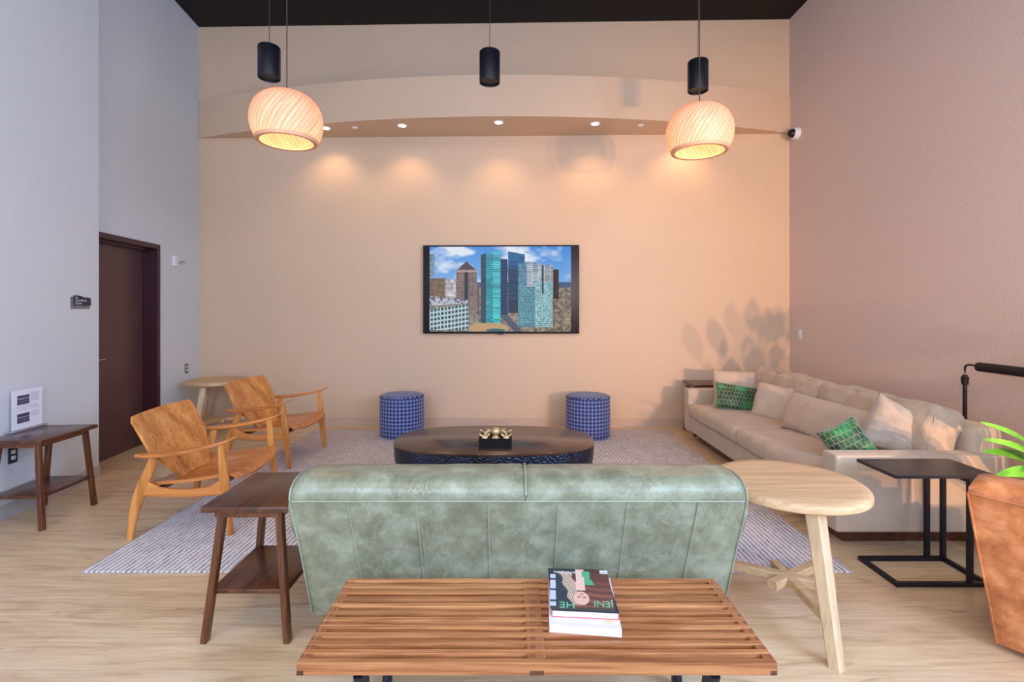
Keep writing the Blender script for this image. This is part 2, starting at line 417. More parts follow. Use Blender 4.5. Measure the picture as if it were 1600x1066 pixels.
def pillow(wd, ht, th, n=28, wr=.008, seed=0, pinch=.06):
    """knife-edge throw pillow in its local XY plane"""
    b = B(); off = Vector((seed*5.1, seed*2.3, seed*9.7)); rim = {}
    def pt(i, j, s):
        u = -1+2*i/n; v = -1+2*j/n; edge = i in (0, n) or j in (0, n)
        if edge and (i, j) in rim: return rim[(i, j)]
        x = u*wd/2*(1-pinch*(1-v*v)*abs(u)**3); y = v*ht/2*(1-pinch*(1-u*u)*abs(v)**3)
        e = ((1-u**4)*(1-v**4))
        z = s*th/2*max(0, e)**.55
        p = Vector((x, y, z)); nv = noise.noise_vector(p*7+off)+.6*noise.noise_vector(p*17+off)
        p += nv*wr*(1 if not edge else .4)
        vv = b.bm.verts.new(p)
        if edge: rim[(i, j)] = vv
        return vv
    for s in (1, -1):
        G = [[pt(i, j, s) for j in range(n+1)] for i in range(n+1)]
        for i in range(n):
            for j in range(n):
                try: b.bm.faces.new((G[i][j], G[i+1][j], G[i+1][j+1], G[i][j+1]))
                except ValueError: pass
    return b

def grid_picture(name, img, W, H, mat, parent, mtx, thick=0):
    """img rows top to bottom, linear RGB; a flat printed surface in its local XZ plane"""
    h, w_, _ = img.shape
    xs = np.linspace(-W/2, W/2, w_+1); zs = np.linspace(H/2, -H/2, h+1)
    X, Z = np.meshgrid(xs, zs); verts = np.stack([X.ravel(), np.zeros(X.size), Z.ravel()], 1)
    idx = np.arange((h+1)*(w_+1)).reshape(h+1, w_+1)
    f = np.stack([idx[:-1, :-1], idx[1:, :-1], idx[1:, 1:], idx[:-1, 1:]], -1).reshape(-1, 4)
    me = bpy.data.meshes.new(name); me.from_pydata(verts.tolist(), [], f.tolist())
    a = me.color_attributes.new('Col', 'FLOAT_COLOR', 'CORNER')
    col = np.repeat(np.concatenate([img.reshape(-1, 3), np.ones((h*w_, 1))], 1), 4, 0).astype(np.float32)
    a.data.foreach_set('color', col.ravel())
    me.materials.append(mat); me.update()
    me.transform(mtx)
    o = bpy.data.objects.new(name, me); C.objects.link(o); o.parent = parent
    return o
def text(name, body, size, mat, parent, mtx, ext=.0006, align='LEFT', sx=1):
    c = bpy.data.curves.new(name, 'FONT'); c.body = body; c.size = size; c.extrude = ext; c.align_x = align
    c.materials.append(mat); o = bpy.data.objects.new(name, c); C.objects.link(o); o.parent = parent
    bpy.context.view_layer.update()
    me = bpy.data.meshes.new_from_object(o.evaluated_get(bpy.context.evaluated_depsgraph_get())); bpy.data.objects.remove(o)
    o = bpy.data.objects.new(name, me); C.objects.link(o); o.parent = parent
    o.matrix_local = mtx @ Matrix.Diagonal((sx, 1, 1, 1)); return o
def basis(x, y, z, o=(0, 0, 0)):
    m = Matrix.Identity(4)
    for i, v in enumerate((x, y, z)):
        v = Vector(v).normalized()
        for j in range(3): m[j][i] = v[j]
    for j in range(3): m[j][3] = o[j]
    return m

# ------------------------------------------------------------------ the room
H = 5.07
def backY(x): return 6.1887-.0229*x
BR = math.atan(-.0229)                      # the back wall's slight turn
def leftX(y): return -3.99+(6.28-y)*.115     # recessed left wall with the door
def nearX(y): return -3.63+(4.33-y)*.098     # projecting nearer left wall
def struct(b, name, mat, smooth=False, parent=None):
    o = b.build(name, mat, parent, smooth)
    if parent is None: o['kind'] = 'structure'
    return o
struct(B().prism([(-4.7, -3.2), (3.9, -3.2), (3.9, 6.5), (-4.7, 6.5)], -.1, 0), 'floor', M['floor'])
struct(B().prism([(-4.7, -3.2), (3.9, -3.2), (3.9, 6.5), (-4.7, 6.5)], H, H+.1), 'ceiling', M['ceiling'])
struct(B().prism([(-4.5, backY(-4.5)), (3.7, backY(3.7)), (3.7, 6.5), (-4.5, 6.5)], 0, H), 'wall_back', M['wall_back'])
b = B(); b.prism([(3.44, .9), (3.75, .9), (3.75, 6.2), (3.44, 6.2)], 0, H); b.box(3.44, 3.75, -2.6, .9, 0, 1.15); b.box(3.44, 3.75, -2.6, .9, 3.9, H); b.box(3.44, 3.75, -2.6, -2.4, 1.15, 3.9)
struct(b, 'wall_right', M['wall_right'])
b = B()
for y in (-2.37, -1.3, -.2, .87): b.box(3.6, 3.66, y-.03, y+.03, 1.15, 3.9)
b.box(3.6, 3.66, -2.4, .9, 1.15, 1.21); b.box(3.6, 3.66, -2.4, .9, 3.84, 3.9); b.box(3.6, 3.66, -2.4, .9, 2.3, 2.36)
struct(b, 'assumed_window_2', M['black'])  # frame of the assumed side window, out of view
struct(B().prism([(nearX(4.33), 4.33), (-4.4, 4.33), (-4.4, -2.6), (nearX(-2.6), -2.6)], 0, H), 'wall_left_near', M['wall_left'])
b = B()
FY0, FY1, FZ = 4.43, 5.44, 2.18
def lp(y0, y1, d=.35): return [(leftX(y0), y0), (leftX(y1), y1), (leftX(y1)-d, y1), (leftX(y0)-d, y0)]
b.prism(lp(FY1, 6.3), 0, H); b.prism(lp(4.33, FY0), 0, H); b.prism(lp(FY0, FY1), FZ, H)
struct(b, 'wall_left_door', M['wall_left'])
# door with its frame
door = tag(bpy.data.objects.new('door_1', None), kind='structure'); C.objects.link(door)
def lq(y0, y1, d0, d1): return [(leftX(y0)-d0, y0), (leftX(y1)-d0, y1), (leftX(y1)-d1, y1), (leftX(y0)-d1, y0)]
b = B(); b.prism(lq(FY1-.05, FY1, -.012, .2), 0, FZ); b.prism(lq(FY0, FY0+.05, -.012, .2), 0, FZ); b.prism(lq(FY0+.05, FY1-.05, -.012, .2), FZ-.05, FZ)
b.prism(lq(FY1-.075, FY1-.05, .07, .13), 0, FZ-.05); b.prism(lq(FY0+.05, FY1-.05, .07, .13), FZ-.075, FZ-.05)
b.build('door_frame', M['door_frame'], door, False)
b = B(); b.prism(lq(FY0+.053, FY1-.055, .135, .18), .008, FZ-.055); leaf = b.build('door_leaf', M['door'], door, False)
b = B(); hx = leftX(4.62)-.135
b.tube([(hx, 4.58, .99), (hx+.055, 4.58, .99)], .011); b.tube([(hx+.05, 4.575, .99), (hx+.05, 4.70, .99)], .009)
b.box(hx, hx+.008, 4.555, 4.605, .955, 1.025, .003); b.build('door_handle', M['steel'], leaf)
# baseboards
struct(B().prism([(-3.99, backY(-3.99)-.012), (3.44, backY(3.44)-.012), (3.44, backY(3.44)), (-3.99, backY(-3.99))], 0, .105), 'baseboard_back', M['baseboard'])
struct(B().prism([(nearX(4.33)+.012, 4.33), (nearX(4.33), 4.33), (nearX(-2.6), -2.6), (nearX(-2.6)+.012, -2.6)], 0, .1), 'baseboard_left_near', M['baseboard_grey'])
struct(B().prism([(leftX(FY1)+.012, FY1), (leftX(6.29)+.012, 6.29), (leftX(6.29), 6.29), (leftX(FY1), FY1)], 0, .1), 'baseboard_left', M['baseboard_grey'])
struct(B().prism([(3.428, -2.6), (3.44, -2.6), (3.44, 6.1), (3.428, 6.1)], 0, .1), 'baseboard_right', M['baseboard'])
# curved soffit along the back wall
xL, xR = -3.985, 3.44; n = 64; pl = []
cx = (xL+xR)/2; hw = (xR-xL)/2; sg = .62; R = (hw*hw+sg*sg)/(2*sg)
for i in range(n+1):
    x = xL+(xR-xL)*i/n; d = math.sqrt(R*R-(x-cx)**2)-(R-sg)
    pl.append((x, backY(x)-.012-d))
pl += [(xR, backY(xR)+.02), (xL, backY(xL)+.02)]
so = B().prism(pl, 3.65, 4.12).build('trim_1', M['wall_back'], None, True, 30); so['kind'] = 'structure'
# assumed glazed rear side, unseen behind the camera, to go with the rear daylight
b = B()
for x in (-2.98, -1.0, 1.0, 3.4): b.box(x-.06, x+.06, -2.62, -2.5, 0, 4.0)
b.box(-3.1, 3.44, -2.62, -2.5, 4.0, H); b.box(-3.1, 3.44, -2.62, -2.5, 0, .12); b.box(-3.1, 3.44, -2.6, -2.52, 2.4, 2.48)
struct(b, 'assumed_window_1', M['black'])

# ------------------------------------------------------------------ rug
RX0, RX1, RY0, RY1 = -2.39, 1.89, 2.735, 5.98
rug = tag(B().box(RX0, RX1, RY0, RY1, 0.0005, .011, .004).build('area_rug', M['rug']), 'large pale grey striped woven rug under the coffee table and seats', 'rug')
RZ = .011

# ------------------------------------------------------------------ slat bench
def bench():
    t = thing('slat_bench', 'long walnut slatted bench behind the green sofa with books on it', 'bench', (.0775, 1.779, 0))
    W, D, T = 1.50, .484, .04
    n = 12; sw = .0215; pitch = (D-sw)/(n-1)
    for i in range(n):
        y = -D/2+i*pitch; b = B()
        b.box(-W/2, W/2, y, y+sw, .32, .36, .0012, seg=1)
        b.build('slat', M['walnut'], t, True, 30)
    for x, nm in ((-W/2+.016, 'cross_rail'), (0, 'cross_rail'), (W/2-.016, 'cross_rail')):
        b = B(); hwid = .016 if abs(x) > .1 else .03
        b.box(x-hwid, x+hwid, -D/2+.0005, D/2-.0005, .321, .3592)
        b.build(nm, M['walnut_end'], t, False)
    for x in (-W/2+.011, 0, W/2-.011):
        b = B(); hw_ = .0105 if abs(x) > .1 else .022; b.box(x-hw_, x+hw_, -D/2-.0004, -D/2+.004, .3206, .335); b.build('end_grain_joint', M['dark_wood'], t, False)
    for s in (-1, 1):
        for yy in (-1, 1):
            b = B(); b.path([(s*.56, yy*.12, 0), (s*.56, yy*.21, .32)], [.03, .03], [.05, .07], (1, 0, 0)); b.build('leg', M['black_blue'], t)
        b = B(); b.box(s*.56-.015, s*.56+.015, -.21, .21, .285, .3195, .004); b.build('leg_rail', M['black_blue'], t); b = B(); b.box(s*.56-.013, s*.56+.013, -.13, .13, 0.002, .03, .004)
        b.build('leg_rail', M['black_blue'], t)
    return t
bench()
# books
def quad_book(name, label, corners, z0, z1, cov, edge, pages=True):
    """corners FL FR BR BL in the room"""
    c = [Vector((x, y, 0)) for x, y in corners]; o = sum(c, Vector())/4
    t = thing(name, label, 'book', (o.x, o.y, z0)); h = z1-z0; p = [(v-o) for v in c]
    th = .0025
    def inset(f): return [(q.x*f, q.y*f) for q in p]
    full = [(q.x, q.y) for q in p]
    B().prism(full, 0, th).build('back_cover', edge, t, False)
    B().prism(full, h-th, h).build('front_cover', cov, t, False)
    B().prism(inset(.985), th, h-th).build('pages', M['paper'], t, False)
    e = (p[1]-p[2]).normalized(); r = B()
    a, b2 = p[2], p[1]; r.prism([(a.x, a.y), (b2.x, b2.y), (b2.x-.004, b2.y), (a.x-.004, a.y)], th, h-th)
    r.build('spine', edge, t, False)
    return t, p, h
b1, p1, h1 = quad_book('coffee_table_book', 'thick white softcover book at bottom of stack on bench', [(.127, 1.684), (.369, 1.655), (.392, 1.975), (.148, 2.0)], .3602, .388, M['book_white'], M['book_white'])
# small flower print near the front right of the white cover
b = B()
for k in range(9):
    a = k*2*PI/9; c0 = Vector((.075, -.125, h1+.0003)); d = Vector((math.cos(a), math.sin(a), 0)); s_ = Vector((-d.y, d.x, 0))
    b.add([c0, c0+d*.013+s_*.004, c0+d*.026, c0+d*.013-s_*.004], [(0, 1, 2, 3)])
b.build('flower_print', plain('flower_ink', S(214, 206, 150), .5), b1, False)
b2, p2, h2 = quad_book('magazine_book', 'picture book with woman on cover on top of white book', [(.140, 1.722), (.371, 1.704), (.374, 1.988), (.146, 2.0)], .3882, .413, M['dark_grey'], M['book_red'])
# cover picture (upright when read from the sofa side): build rows top to bottom as the camera sees it
rng = np.random.default_rng(3)
gh, gw = 84, 66
im = np.zeros((gh, gw, 3))
def PX(img, x0, x1, y0, y1, c, n=0): 
    h, w_, _ = img.shape; img[max(0, int(y0*h)):int(y1*h), max(0, int(x0*w_)):int(x1*w_)] = c
yy, xx = np.mgrid[0:gh, 0:gw]; fx = (xx+.5)/gw; fy = (yy+.5)/gh
band = .5+.5*np.sin(fy*42+np.sin(fx*5)*1.2)
brown = np.array(S(96, 62, 58)); bro2 = np.array(S(170, 100, 84))
im[:] = brown*(1-band[..., None]*.6)+bro2*band[..., None]*.6*np.clip(fy*1.6, .15, 1)[..., None]
im[fx < .36] = S(52, 62, 74); im[fx < .09] = S(196, 206, 224); im[(fx < .09) & (fy % .26 < .05)] = S(60, 72, 96)
im[(fx < .5) & (fy < .16)] = S(48, 52, 60)
im[fy > .93] = np.array(S(74, 70, 66))
hair = (np.abs(fx-(.24+.22*fy)) < .10+.02*np.sin(fy*20)) & (fy > .08) & (fy < .88)
im[hair] = S(206, 184, 168); im[hair & ((fx*30+fy*9) % 1 < .35)] = S(150, 122, 108)
arm = (np.abs(fx-.52+.04*fy) < .075) & (fy < .55); im[arm] = S(232, 196, 184)
grn = (fx > .58) & (fx < .58+.16*(fy/.4)) & (fy < .4) | ((fx > .55) & (fx < .68) & (fy > .05) & (fy < .2)); im[grn] = S(84, 172, 130)
face = ((fx-.50)/.12)**2+((fy-.73)/.155)**2 < 1; im[face] = S(228, 184, 172)
im[((fx-.46)/.03)**2+((fy-.70)/.012)**2 < 1] = S(120, 70, 60); im[((fx-.55)/.03)**2+((fy-.71)/.012)**2 < 1] = S(120, 70, 60)
im[((fx-.51)/.035)**2+((fy-.635)/.013)**2 < 1] = S(190, 90, 90); im[((fx-.505)/.012)**2+((fy-.68)/.02)**2 < 1] = S(206, 156, 142)
im[(fx > .86) & (fy < .09)] = S(220, 226, 236); im[(fx > .88) & (fy > .05) & (fy < .075) & (xx % 2 == 0)] = S(90, 110, 150)
ang = math.atan2(p2[1].y-p2[0].y, p2[1].x-p2[0].x)
mtx = Matrix.Translation((0, 0, h2+.0004)) @ Matrix.Rotation(ang, 4, 'Z') @ Matrix.Rotation(-PI/2, 4, 'X')
W2 = (p2[1]-p2[0]).length-.004; D2 = (p2[3]-p2[0]).length-.006
grid_picture('cover_picture', im, W2, D2, M['cover'], b2, mtx)
rot = Matrix.Rotation(ang+PI, 4, 'Z')
text('cover_title', 'JENI', .052, M['mint_ink'], b2, Matrix.Translation((.104, -D2/2+.052, h2+.0006)) @ rot, .0002, sx=.76)
text('cover_title', 'HE', .052, M['mint_ink'], b2, Matrix.Translation((-.032, -D2/2+.048, h2+.0006)) @ rot, .0002, sx=.9)
text('cover_subtitle', 'avocado', .026, M['white_ink'], b2, Matrix.Translation((-.005, D2/2-.018, h2+.0006)) @ rot, .0002)

# ------------------------------------------------------------------ green leather loveseat, back to the camera
def loveseat():
    t = thing('leather_loveseat', 'sage green leather loveseat seen from behind, beyond the slatted bench', 'sofa', (.025, 2.5, 0))
    hwid = .935
    prof = [(-.31, .105), (-.345, .2), (-.383, .30), (-.447, .47), (-.503, .62), (-.53, .695), (-.54, .725), (-.53, .757), (-.50, .778), (-.45, .789), (-.39, .792), (-.33, .784), (-.295, .765), (-.275, .73), (-.26, .68), (-.225, .55), (-.18, .42), (-.17, .25), (-.17, .105)]
    def sections(x0, x1, r, nx, inset):
        secs = []; cy = sum(p[0] for p in prof)/len(prof)
        for i in range(nx+1):
            x = x0+(x1-x0)*i/nx
            dl, dr = x-x0, x1-x; k = 0
            for d, rr in ((dl, r), (dr, inset)):
                if rr and d < rr: k = max(k, rr*(1-math.sqrt(max(0, 1-((rr-d)/rr)**2))))
            sec = []
            for pi_, (y, z) in enumerate(prof):
                up = max(0, min(1, (z-.15)/.3))
                yy = y+(k*.55 if pi_ < 9 else -k*.55)*(1 if pi_ != 9 else 0)
                zz = z-(k*up*.9 if z > .5 else 0)
                wob = .004*noise.noise(Vector((x*5, y*4, z*5)))
                sec.append((x, yy+wob, zz+.003*noise.noise(Vector((x*9, 3, z*3)))*(z > .6)))
            secs.append(sec)
        return secs
    # back upholstery: two halves meeting in the middle seam of the roll
    b = B(); b.loft(sections(-hwid, .03, .075, 40, 0.006)); b.loft(sections(.03, hwid, 0.006, 40, .075))
    # finer spacing near ends comes from the extra sections
    b.build('back', M['green_leather'], t, True, 60)
    def on_back(z, off=.002):
        for (a, za), (c, zc) in zip(prof[:-1], prof[1:]):
            if za <= z <= zc: return a+(c-a)*(z-za)/(zc-za)-off
        return prof[0][0]
    for X in (-.683, -.41, -.121, .16, .438, .722):
        xx = [X+.05*(.69-z)*(-1 if X > .1 else 1)*abs(X) for z in (.12, .3, .47, .6, .69)]
        b = B(); b.tube([(x, on_back(z), z) for x, z in zip(xx, (.12, .3, .47, .6, .69))], .0032, 6); b.build('seam_piping', M['green_piping'], t)
    b = B(); b.tube([(x, on_back(.697)-.001, .697) for x in (-.905, -.5, 0, .5, .905)], .0034, 6); b.build('seam_piping', M['green_piping'], t)
    SL = sections(-hwid, .03, .075, 40, 0.006)[1]; SR = sections(.03, hwid, .006, 40, .075)[-2]
    for sec_, s in ((SL, -1), (SR, 1)):
        b = B(); b.tube([(x+s*.004, y-.001, z) for x, y, z in sec_[:12]], .0038, 6); b.build('seam_piping', M['green_piping'], t)
    b = B(); b.tube([(.03, y-.001 if z < .75 else y, z+.001 if z > .75 else z) for y, z in prof[5:13]], .005, 6); b.build('seam_piping', M['green_piping'], t)
    # seat side, hidden from this camera but real
    b = B(); b.box(-.92, .92, -.17, .43, .105, .29, .02); b.build('seat_base', M['green_leather'], t)
    for x in (-.37, .37):
        o = soft(.72, .62, .15, .045, .02, .003, 14, x).build('seat_cushion', M['green_leather'], t); o.location = (x, .12, .365)
    for s in (-1, 1):
        b = B(); b.box(s*.83-.095, s*.83+.095, -.2, .42, .105, .54, .045, seg=4); b.build('armrest', M['green_leather'], t)
    for x in (-.85, .85):
        for y in (-.27, .36):
            b = B(); b.lathe([(.018, RZ if y > .3 else 0), (.026, .105)], 14, x, y); b.build('leg', M['dark_wood_leg'], t)
    return t
loveseat()

# ------------------------------------------------------------------ dark side tables
def side_table():
    t = thing('side_table', 'dark walnut side table with lower shelf, left of the green sofa', 'side table', (-1.168, 2.385, 0))
    hx, hy, z = .192, .235, .60
    b = B(); b.box(-hx, hx, -hy, hy, z-.026, z, .003)
    b.build('tabletop', M['dark_wood'], t)
    b = B()
    for s in (-1, 1):
        b.box(-hx+.05, hx-.05, s*(hy-.035)-.009, s*(hy-.035)+.009, z-.055, z-.026); b.box(s*(hx-.05)-.009, s*(hx-.05)+.009, -hy+.035, hy-.035, z-.055, z-.026)
    b.build('apron', M['dark_wood_leg'], t, False)
    for sx in (-1, 1):
        for sy in (-1, 1):
            b = B(); kx = .055 if sx < 0 else .04
            b.bar((sx*(hx-.008+(.0 if sx < 0 else -.004)), sy*(hy-.02), 0), (sx*(hx-kx-.02), sy*(hy-.045), z-.026), .028, .036, (0, 1, 0), .032, .034, .12)
            b.build('leg', M['dark_wood_leg'], t)
    b = B(); b.box(-hx+.025, hx-.022, -hy+.03, hy-.03, .205, .225, .002); b.build('lower_shelf', M['dark_wood'], t)
    return t
st = side_table()
c = copy_tree(st); c.location = (-3.305, 3.475, 0); c.rotation_euler.z = math.radians(2.5)
tag(c, 'dark wooden side table against the left wall holding the sign', 'side table')
c = copy_tree(st); c.location = (2.335, 5.875, 0); c.rotation_euler.z = PI/2+BR
tag(c, 'dark side table mostly hidden behind far arm of beige sofa', 'side table')

# sign holder on the far left table
t = thing('sign_holder', 'white printed sheet in acrylic stand on the left side table', 'sign', (-3.515, 3.575, .60), math.radians(90)+.10)
sgn = np.ones((70, 54, 3))*np.array(S(226, 228, 244)); h_, w_ = 70, 54
fy, fx = np.mgrid[0:70, 0:54]; fy = (fy+.5)/70; fx = (fx+.5)/54
for y0, y1 in ((.14, .38), (.62, .86)):
    m = (fx > .14) & (fx < .55) & (fy > y0) & (fy < y1); sgn[m] = S(62, 68, 92)
    sgn[m & (fy > y0+.1) & (np.floor(fy*70) % 4 == 1) & (np.floor(fx*54) % 3 > 0) & (fx > .2)] = S(150, 156, 176)
    sgn[m & (np.abs(fy-y0-.085) < .01)] = S(190, 194, 210)
m = (fx > .6) & (fx < .88) & (fy > .12) & (fy < .34) & (np.floor(fy*70) % 2 == 0); sgn[m] = S(176, 182, 206)
m = (fx > .6) & (fx < .88) & (fy > .6) & (fy < .74) & (np.floor(fy*70) % 2 == 0); sgn[m] = S(186, 192, 212)
m = (fx > .14) & (fx < .85) & (fy > .41) & (fy < .54) & (np.floor(fy*70) % 3 == 0); sgn[m] = S(186, 192, 212)
B().box(-.145, .145, -.026, .026, 0, .012, .003).build('acrylic_base', M['acrylic'], t)
B().box(-.125, .125, -.0022, .0022, .012, .292, 0).build('sheet', M['white_plastic'], t, False)
grid_picture('print', sgn, .246, .276, M['sheet'], t, Matrix.Translation((0, -.0028, .152)))

# ------------------------------------------------------------------ lounge chairs
def lounge_chair():
    t = thing('lounge_chair', 'honey wooden lounge chair nearer the camera, beside the dark side table', 'armchair', (-2.14, 3.52, 0), math.radians(3.5))
    for s in (-1, 1):
        y = s*.36
        b = B(); b.path([(.305, y, 0), (.285, y, .15), (.268, y, .31), (.255, y, .45), (.243, y, .592)], [.03]*5, [.034, .048, .062, .052, .036], (0, 1, 0), .25); b.build('front_leg', M['teak'], t)
        b = B(); b.path([(-.315, y, -RZ), (-.30, y, .12), (-.272, y, .24), (-.232, y, .35), (-.195, y, .44), (-.175, y, .515)], [.03]*6, [.034, .05, .066, .068, .056, .042], (0, 1, 0), .25); b.build('rear_leg', M['teak'], t)
        b = B(); b.path([(-.255, y, .315), (-.215, y, .31), (-.15, y, .288), (-.05, y, .277), (.08, y, .277), (.17, y, .285), (.235, y, .302), (.262, y, .31)], [.026]*8, [.12, .095, .062, .05, .05, .058, .085, .11], (0, 1, 0), .2); b.build('side_rail', M['teak_flat'], t)
        # arm: upswept, broad behind, tapering to a thin tip
        pts = [(-.275, .512), (-.20, .513), (-.10, .520), (0, .531), (.10, .548), (.20, .570), (.28, .594), (.345, .622)]
        ws = [.045, .07, .085, .085, .075, .06, .042, .014]; hs = [.02, .024, .024, .023, .021, .019, .015, .008]
        b = B(); b.path([(x, y+s*.004*(i < 5)+s*.012*math.sin(i/7*PI), z+.012) for i, (x, z) in enumerate(pts)], ws, hs, (0, 1, 0), .3); b.build('armrest', M['teak_flat'], t)
    # seat board: dished across, rolled over at the front
    b = B(); xs = [(-.23, .322), (-.15, .325), (-.05, .331), (.06, .342), (.16, .356), (.24, .368), (.29, .372), (.325, .362), (.345, .342)]
    secs = []
    ny = 14
    for k, (x, z) in enumerate(xs):
        top, bot = [], []
        for j in range(ny+1):
            v = -1+2*j/ny; yv = v*.325; zz = z+.028*v*v-.012; xo = x-.016*v*v*(k > 4)
            th = .02 if k < 7 else .014
            top.append((xo, yv, zz)); bot.append((xo-(.004 if k > 6 else 0), yv, zz-th))
        secs.append(top+bot[::-1])
    b.loft(secs); b.build('seat', M['teak_flat'], t)
    # back board: wide shoulders, narrow foot, slightly curved
    b = B(); secs = []
    for i in range(15):
        v = i/14; z = .315+.445*v; x = -.125-.255*v
        if v < .12: hwid = .17+.3*v
        elif v < .48: hwid = .206+(.318-.206)*((v-.12)/.36)
        else: hwid = .318+.012*(v-.48)/.52
        if v > .93: hwid -= .028*(1-math.sqrt(max(0, 1-((v-.93)/.07)**2)))
        f, r_ = [], []
        for j in range(ny+1):
            q = -1+2*j/ny; yv = q*hwid; cv = .035*q*q*(.4+.6*v)
            f.append((x+cv+.008, yv, z+.004)); r_.append((x+cv-.008, yv, z-.004))
        secs.append(f+r_[::-1])
    b.loft(secs); b.build('backrest', M['teak'], t)
    b = B(); b.bar((-.17, -.35, .288), (-.17, .35, .288), .03, .032); b.bar((.20, -.35, .30), (.20, .35, .30), .03, .032); b.build('cross_rail', M['dark_wood_leg'], t)
    return t
ch = lounge_chair()
c = copy_tree(ch); c.location = (-2.315, 4.89, RZ); c.rotation_euler.z = math.radians(-4)
tag(c, 'honey wooden lounge chair farther back, near the round pale table', 'armchair')
ch.location.z = RZ

# ------------------------------------------------------------------ round three-legged tables
def round_table():
    t = thing('round_table', 'pale wood round three-legged table right of the green sofa', 'side table', (1.337, 2.385, 0))
    r = .335
    b = B(); b.lathe([(r-.03, .598), (r-.008, .6), (r, .606), (r+.001, .622), (r-.003, .633), (r-.012, .6395), (r-.05, .64)], 72); b.build('tabletop', M['pale_wood'], t)
    for k, az in enumerate((-92, 30, 150)):
        a = math.radians(az); d = Vector((math.cos(a), math.sin(a), 0)); s = Vector((-d.y, d.x, 0)) 
        b = B(); P, Q = d*.375, d*.215+Vector((0, 0, .6))
        e = math.radians(az+38); u = Vector((math.cos(e), math.sin(e), 0)); r_ = Vector((-u.y, u.x, 0))
        b.loft([rsec(P, r_, u, .05, .05, .12), rsec(Q, r_, u, .066, .066, .12)]); b.build('leg', M['pale_wood_leg'], t)
        b = B(); zz = .165
        tip = d*.325+Vector((0, 0, zz)); back = -d*.13+Vector((0, 0, zz))
        b.bar(tip, back, .045, .04+.001*k, ch=.1); b.build('stretcher', M['pale_wood'], t)
    return t
rt = round_table()
c = copy_tree(rt); c.location = (-3.50, 5.84, 0); c.rotation_euler.z = math.radians(-4)
tag(c, 'pale wood round three-legged table in the far left corner', 'side table')

# ------------------------------------------------------------------ coffee table, tray and pieces
def coffee_table():
    t = thing('coffee_table', 'low oval black hammered coffee table with bronzed top on the rug', 'coffee table', (-.145, 4.07, RZ))
    A, D = .815, .46
    def ring(k, z, n=96, e=2.7):
        out = []
        for i in range(n):
            a = 2*PI*i/n; c_, s_ = math.cos(a), math.sin(a)
            out.append((math.copysign(abs(c_)**(2/e), c_)*(A-k), math.copysign(abs(s_)**(2/e), s_)*(D-k), z))
        return out
    b = B(); b.loft([ring(.12, 0), ring(.07, .05), ring(.04, .12), ring(.02, .2), ring(.008, .28), ring(.004, .35), ring(.006, .372)]); b.build('body', M['hammered'], t, True, 60)
    b = B(); b.loft([ring(.006, .372), ring(0, .376), ring(0, .384), ring(.006, .389)]); b.build('tabletop', M['bronze_top'], t, True, 50)
    return t
coffee_table()
TZ = RZ+.389
tr = thing('display_tray', 'black divided box tray on the coffee table holding gold ornaments', 'tray', (-.128, 3.86, TZ), 0)
b = B(); w_, d_, h_ = .127, .09, .078
b.box(-w_, w_, -d_, d_, 0, .008); b.box(-w_, w_, -d_, -d_+.006, .008, h_); b.box(-w_, w_, d_-.006, d_, .008, h_)
b.box(-w_, -w_+.006, -d_+.006, d_-.006, .008, h_); b.box(w_-.006, w_, -d_+.006, d_-.006, .008, h_); b.build('box', M['black'], tr, False)
b = B()
for x in (-.042, .042): b.box(x-.002, x+.002, -d_+.006, d_-.006, .008, h_-.006)
b.box(-w_+.006, w_-.006, -.002, .002, .008, h_-.0065); b.build('divider', M['black'], tr, False)
def jack(loc, rz, r=.019, label=''):
    o = thing('cross_ornament', label, 'ornament', loc, rz, None)
    b = B(); b.sphere((0, 0, 0), r, 16); b.build('core', M['gold'], o)
    for dx in (-1, 1):
        for dy in (-1, 1):
            e = Vector((dx*.72, dy*.35, .60 if dy > 0 or True else -.5)).normalized()
            b = B(); b.tube([e*.006, e*.052, e*.055], [.0085, .0065, .004], 8); b.build('arm', M['gold'], o)
    return o
pos = [(-.084, -.045), (.084, -.045), (-.084, .045), (.084, .045)]
lab = ['pale gold cross ornament in the front left cell of the tray', 'pale gold cross ornament in the front right cell of the tray', 'pale gold cross ornament in the back left cell of the tray', 'pale gold cross ornament in the back right cell of the tray']
for i, (x, y) in enumerate(pos):
    tag(jack((-.128+x, 3.86+y, TZ+.070+(.012 if i > 1 else 0)), (.1, -.1, .5, -.6)[i], (.028, .028, .016, .016)[i], lab[i]), group='gold ornaments in the tray')
for i, (y, r, z) in enumerate(((-.046, .032, .062), (.046, .036, .097))):
    b = B(); b.sphere((0, 0, 0), r, 24)
    for v in b.bm.verts: v.co *= 1+.05*noise.noise(v.co*60)
    o = b.build('ball_ornament', M['gold']); o.location = (-.128, 3.86+y, TZ+z)
    tag(o, ['small pale gold ball in the front middle cell of the tray', 'larger gold ball standing highest in the back middle cell'][i], 'ornament', 'gold ornaments in the tray')

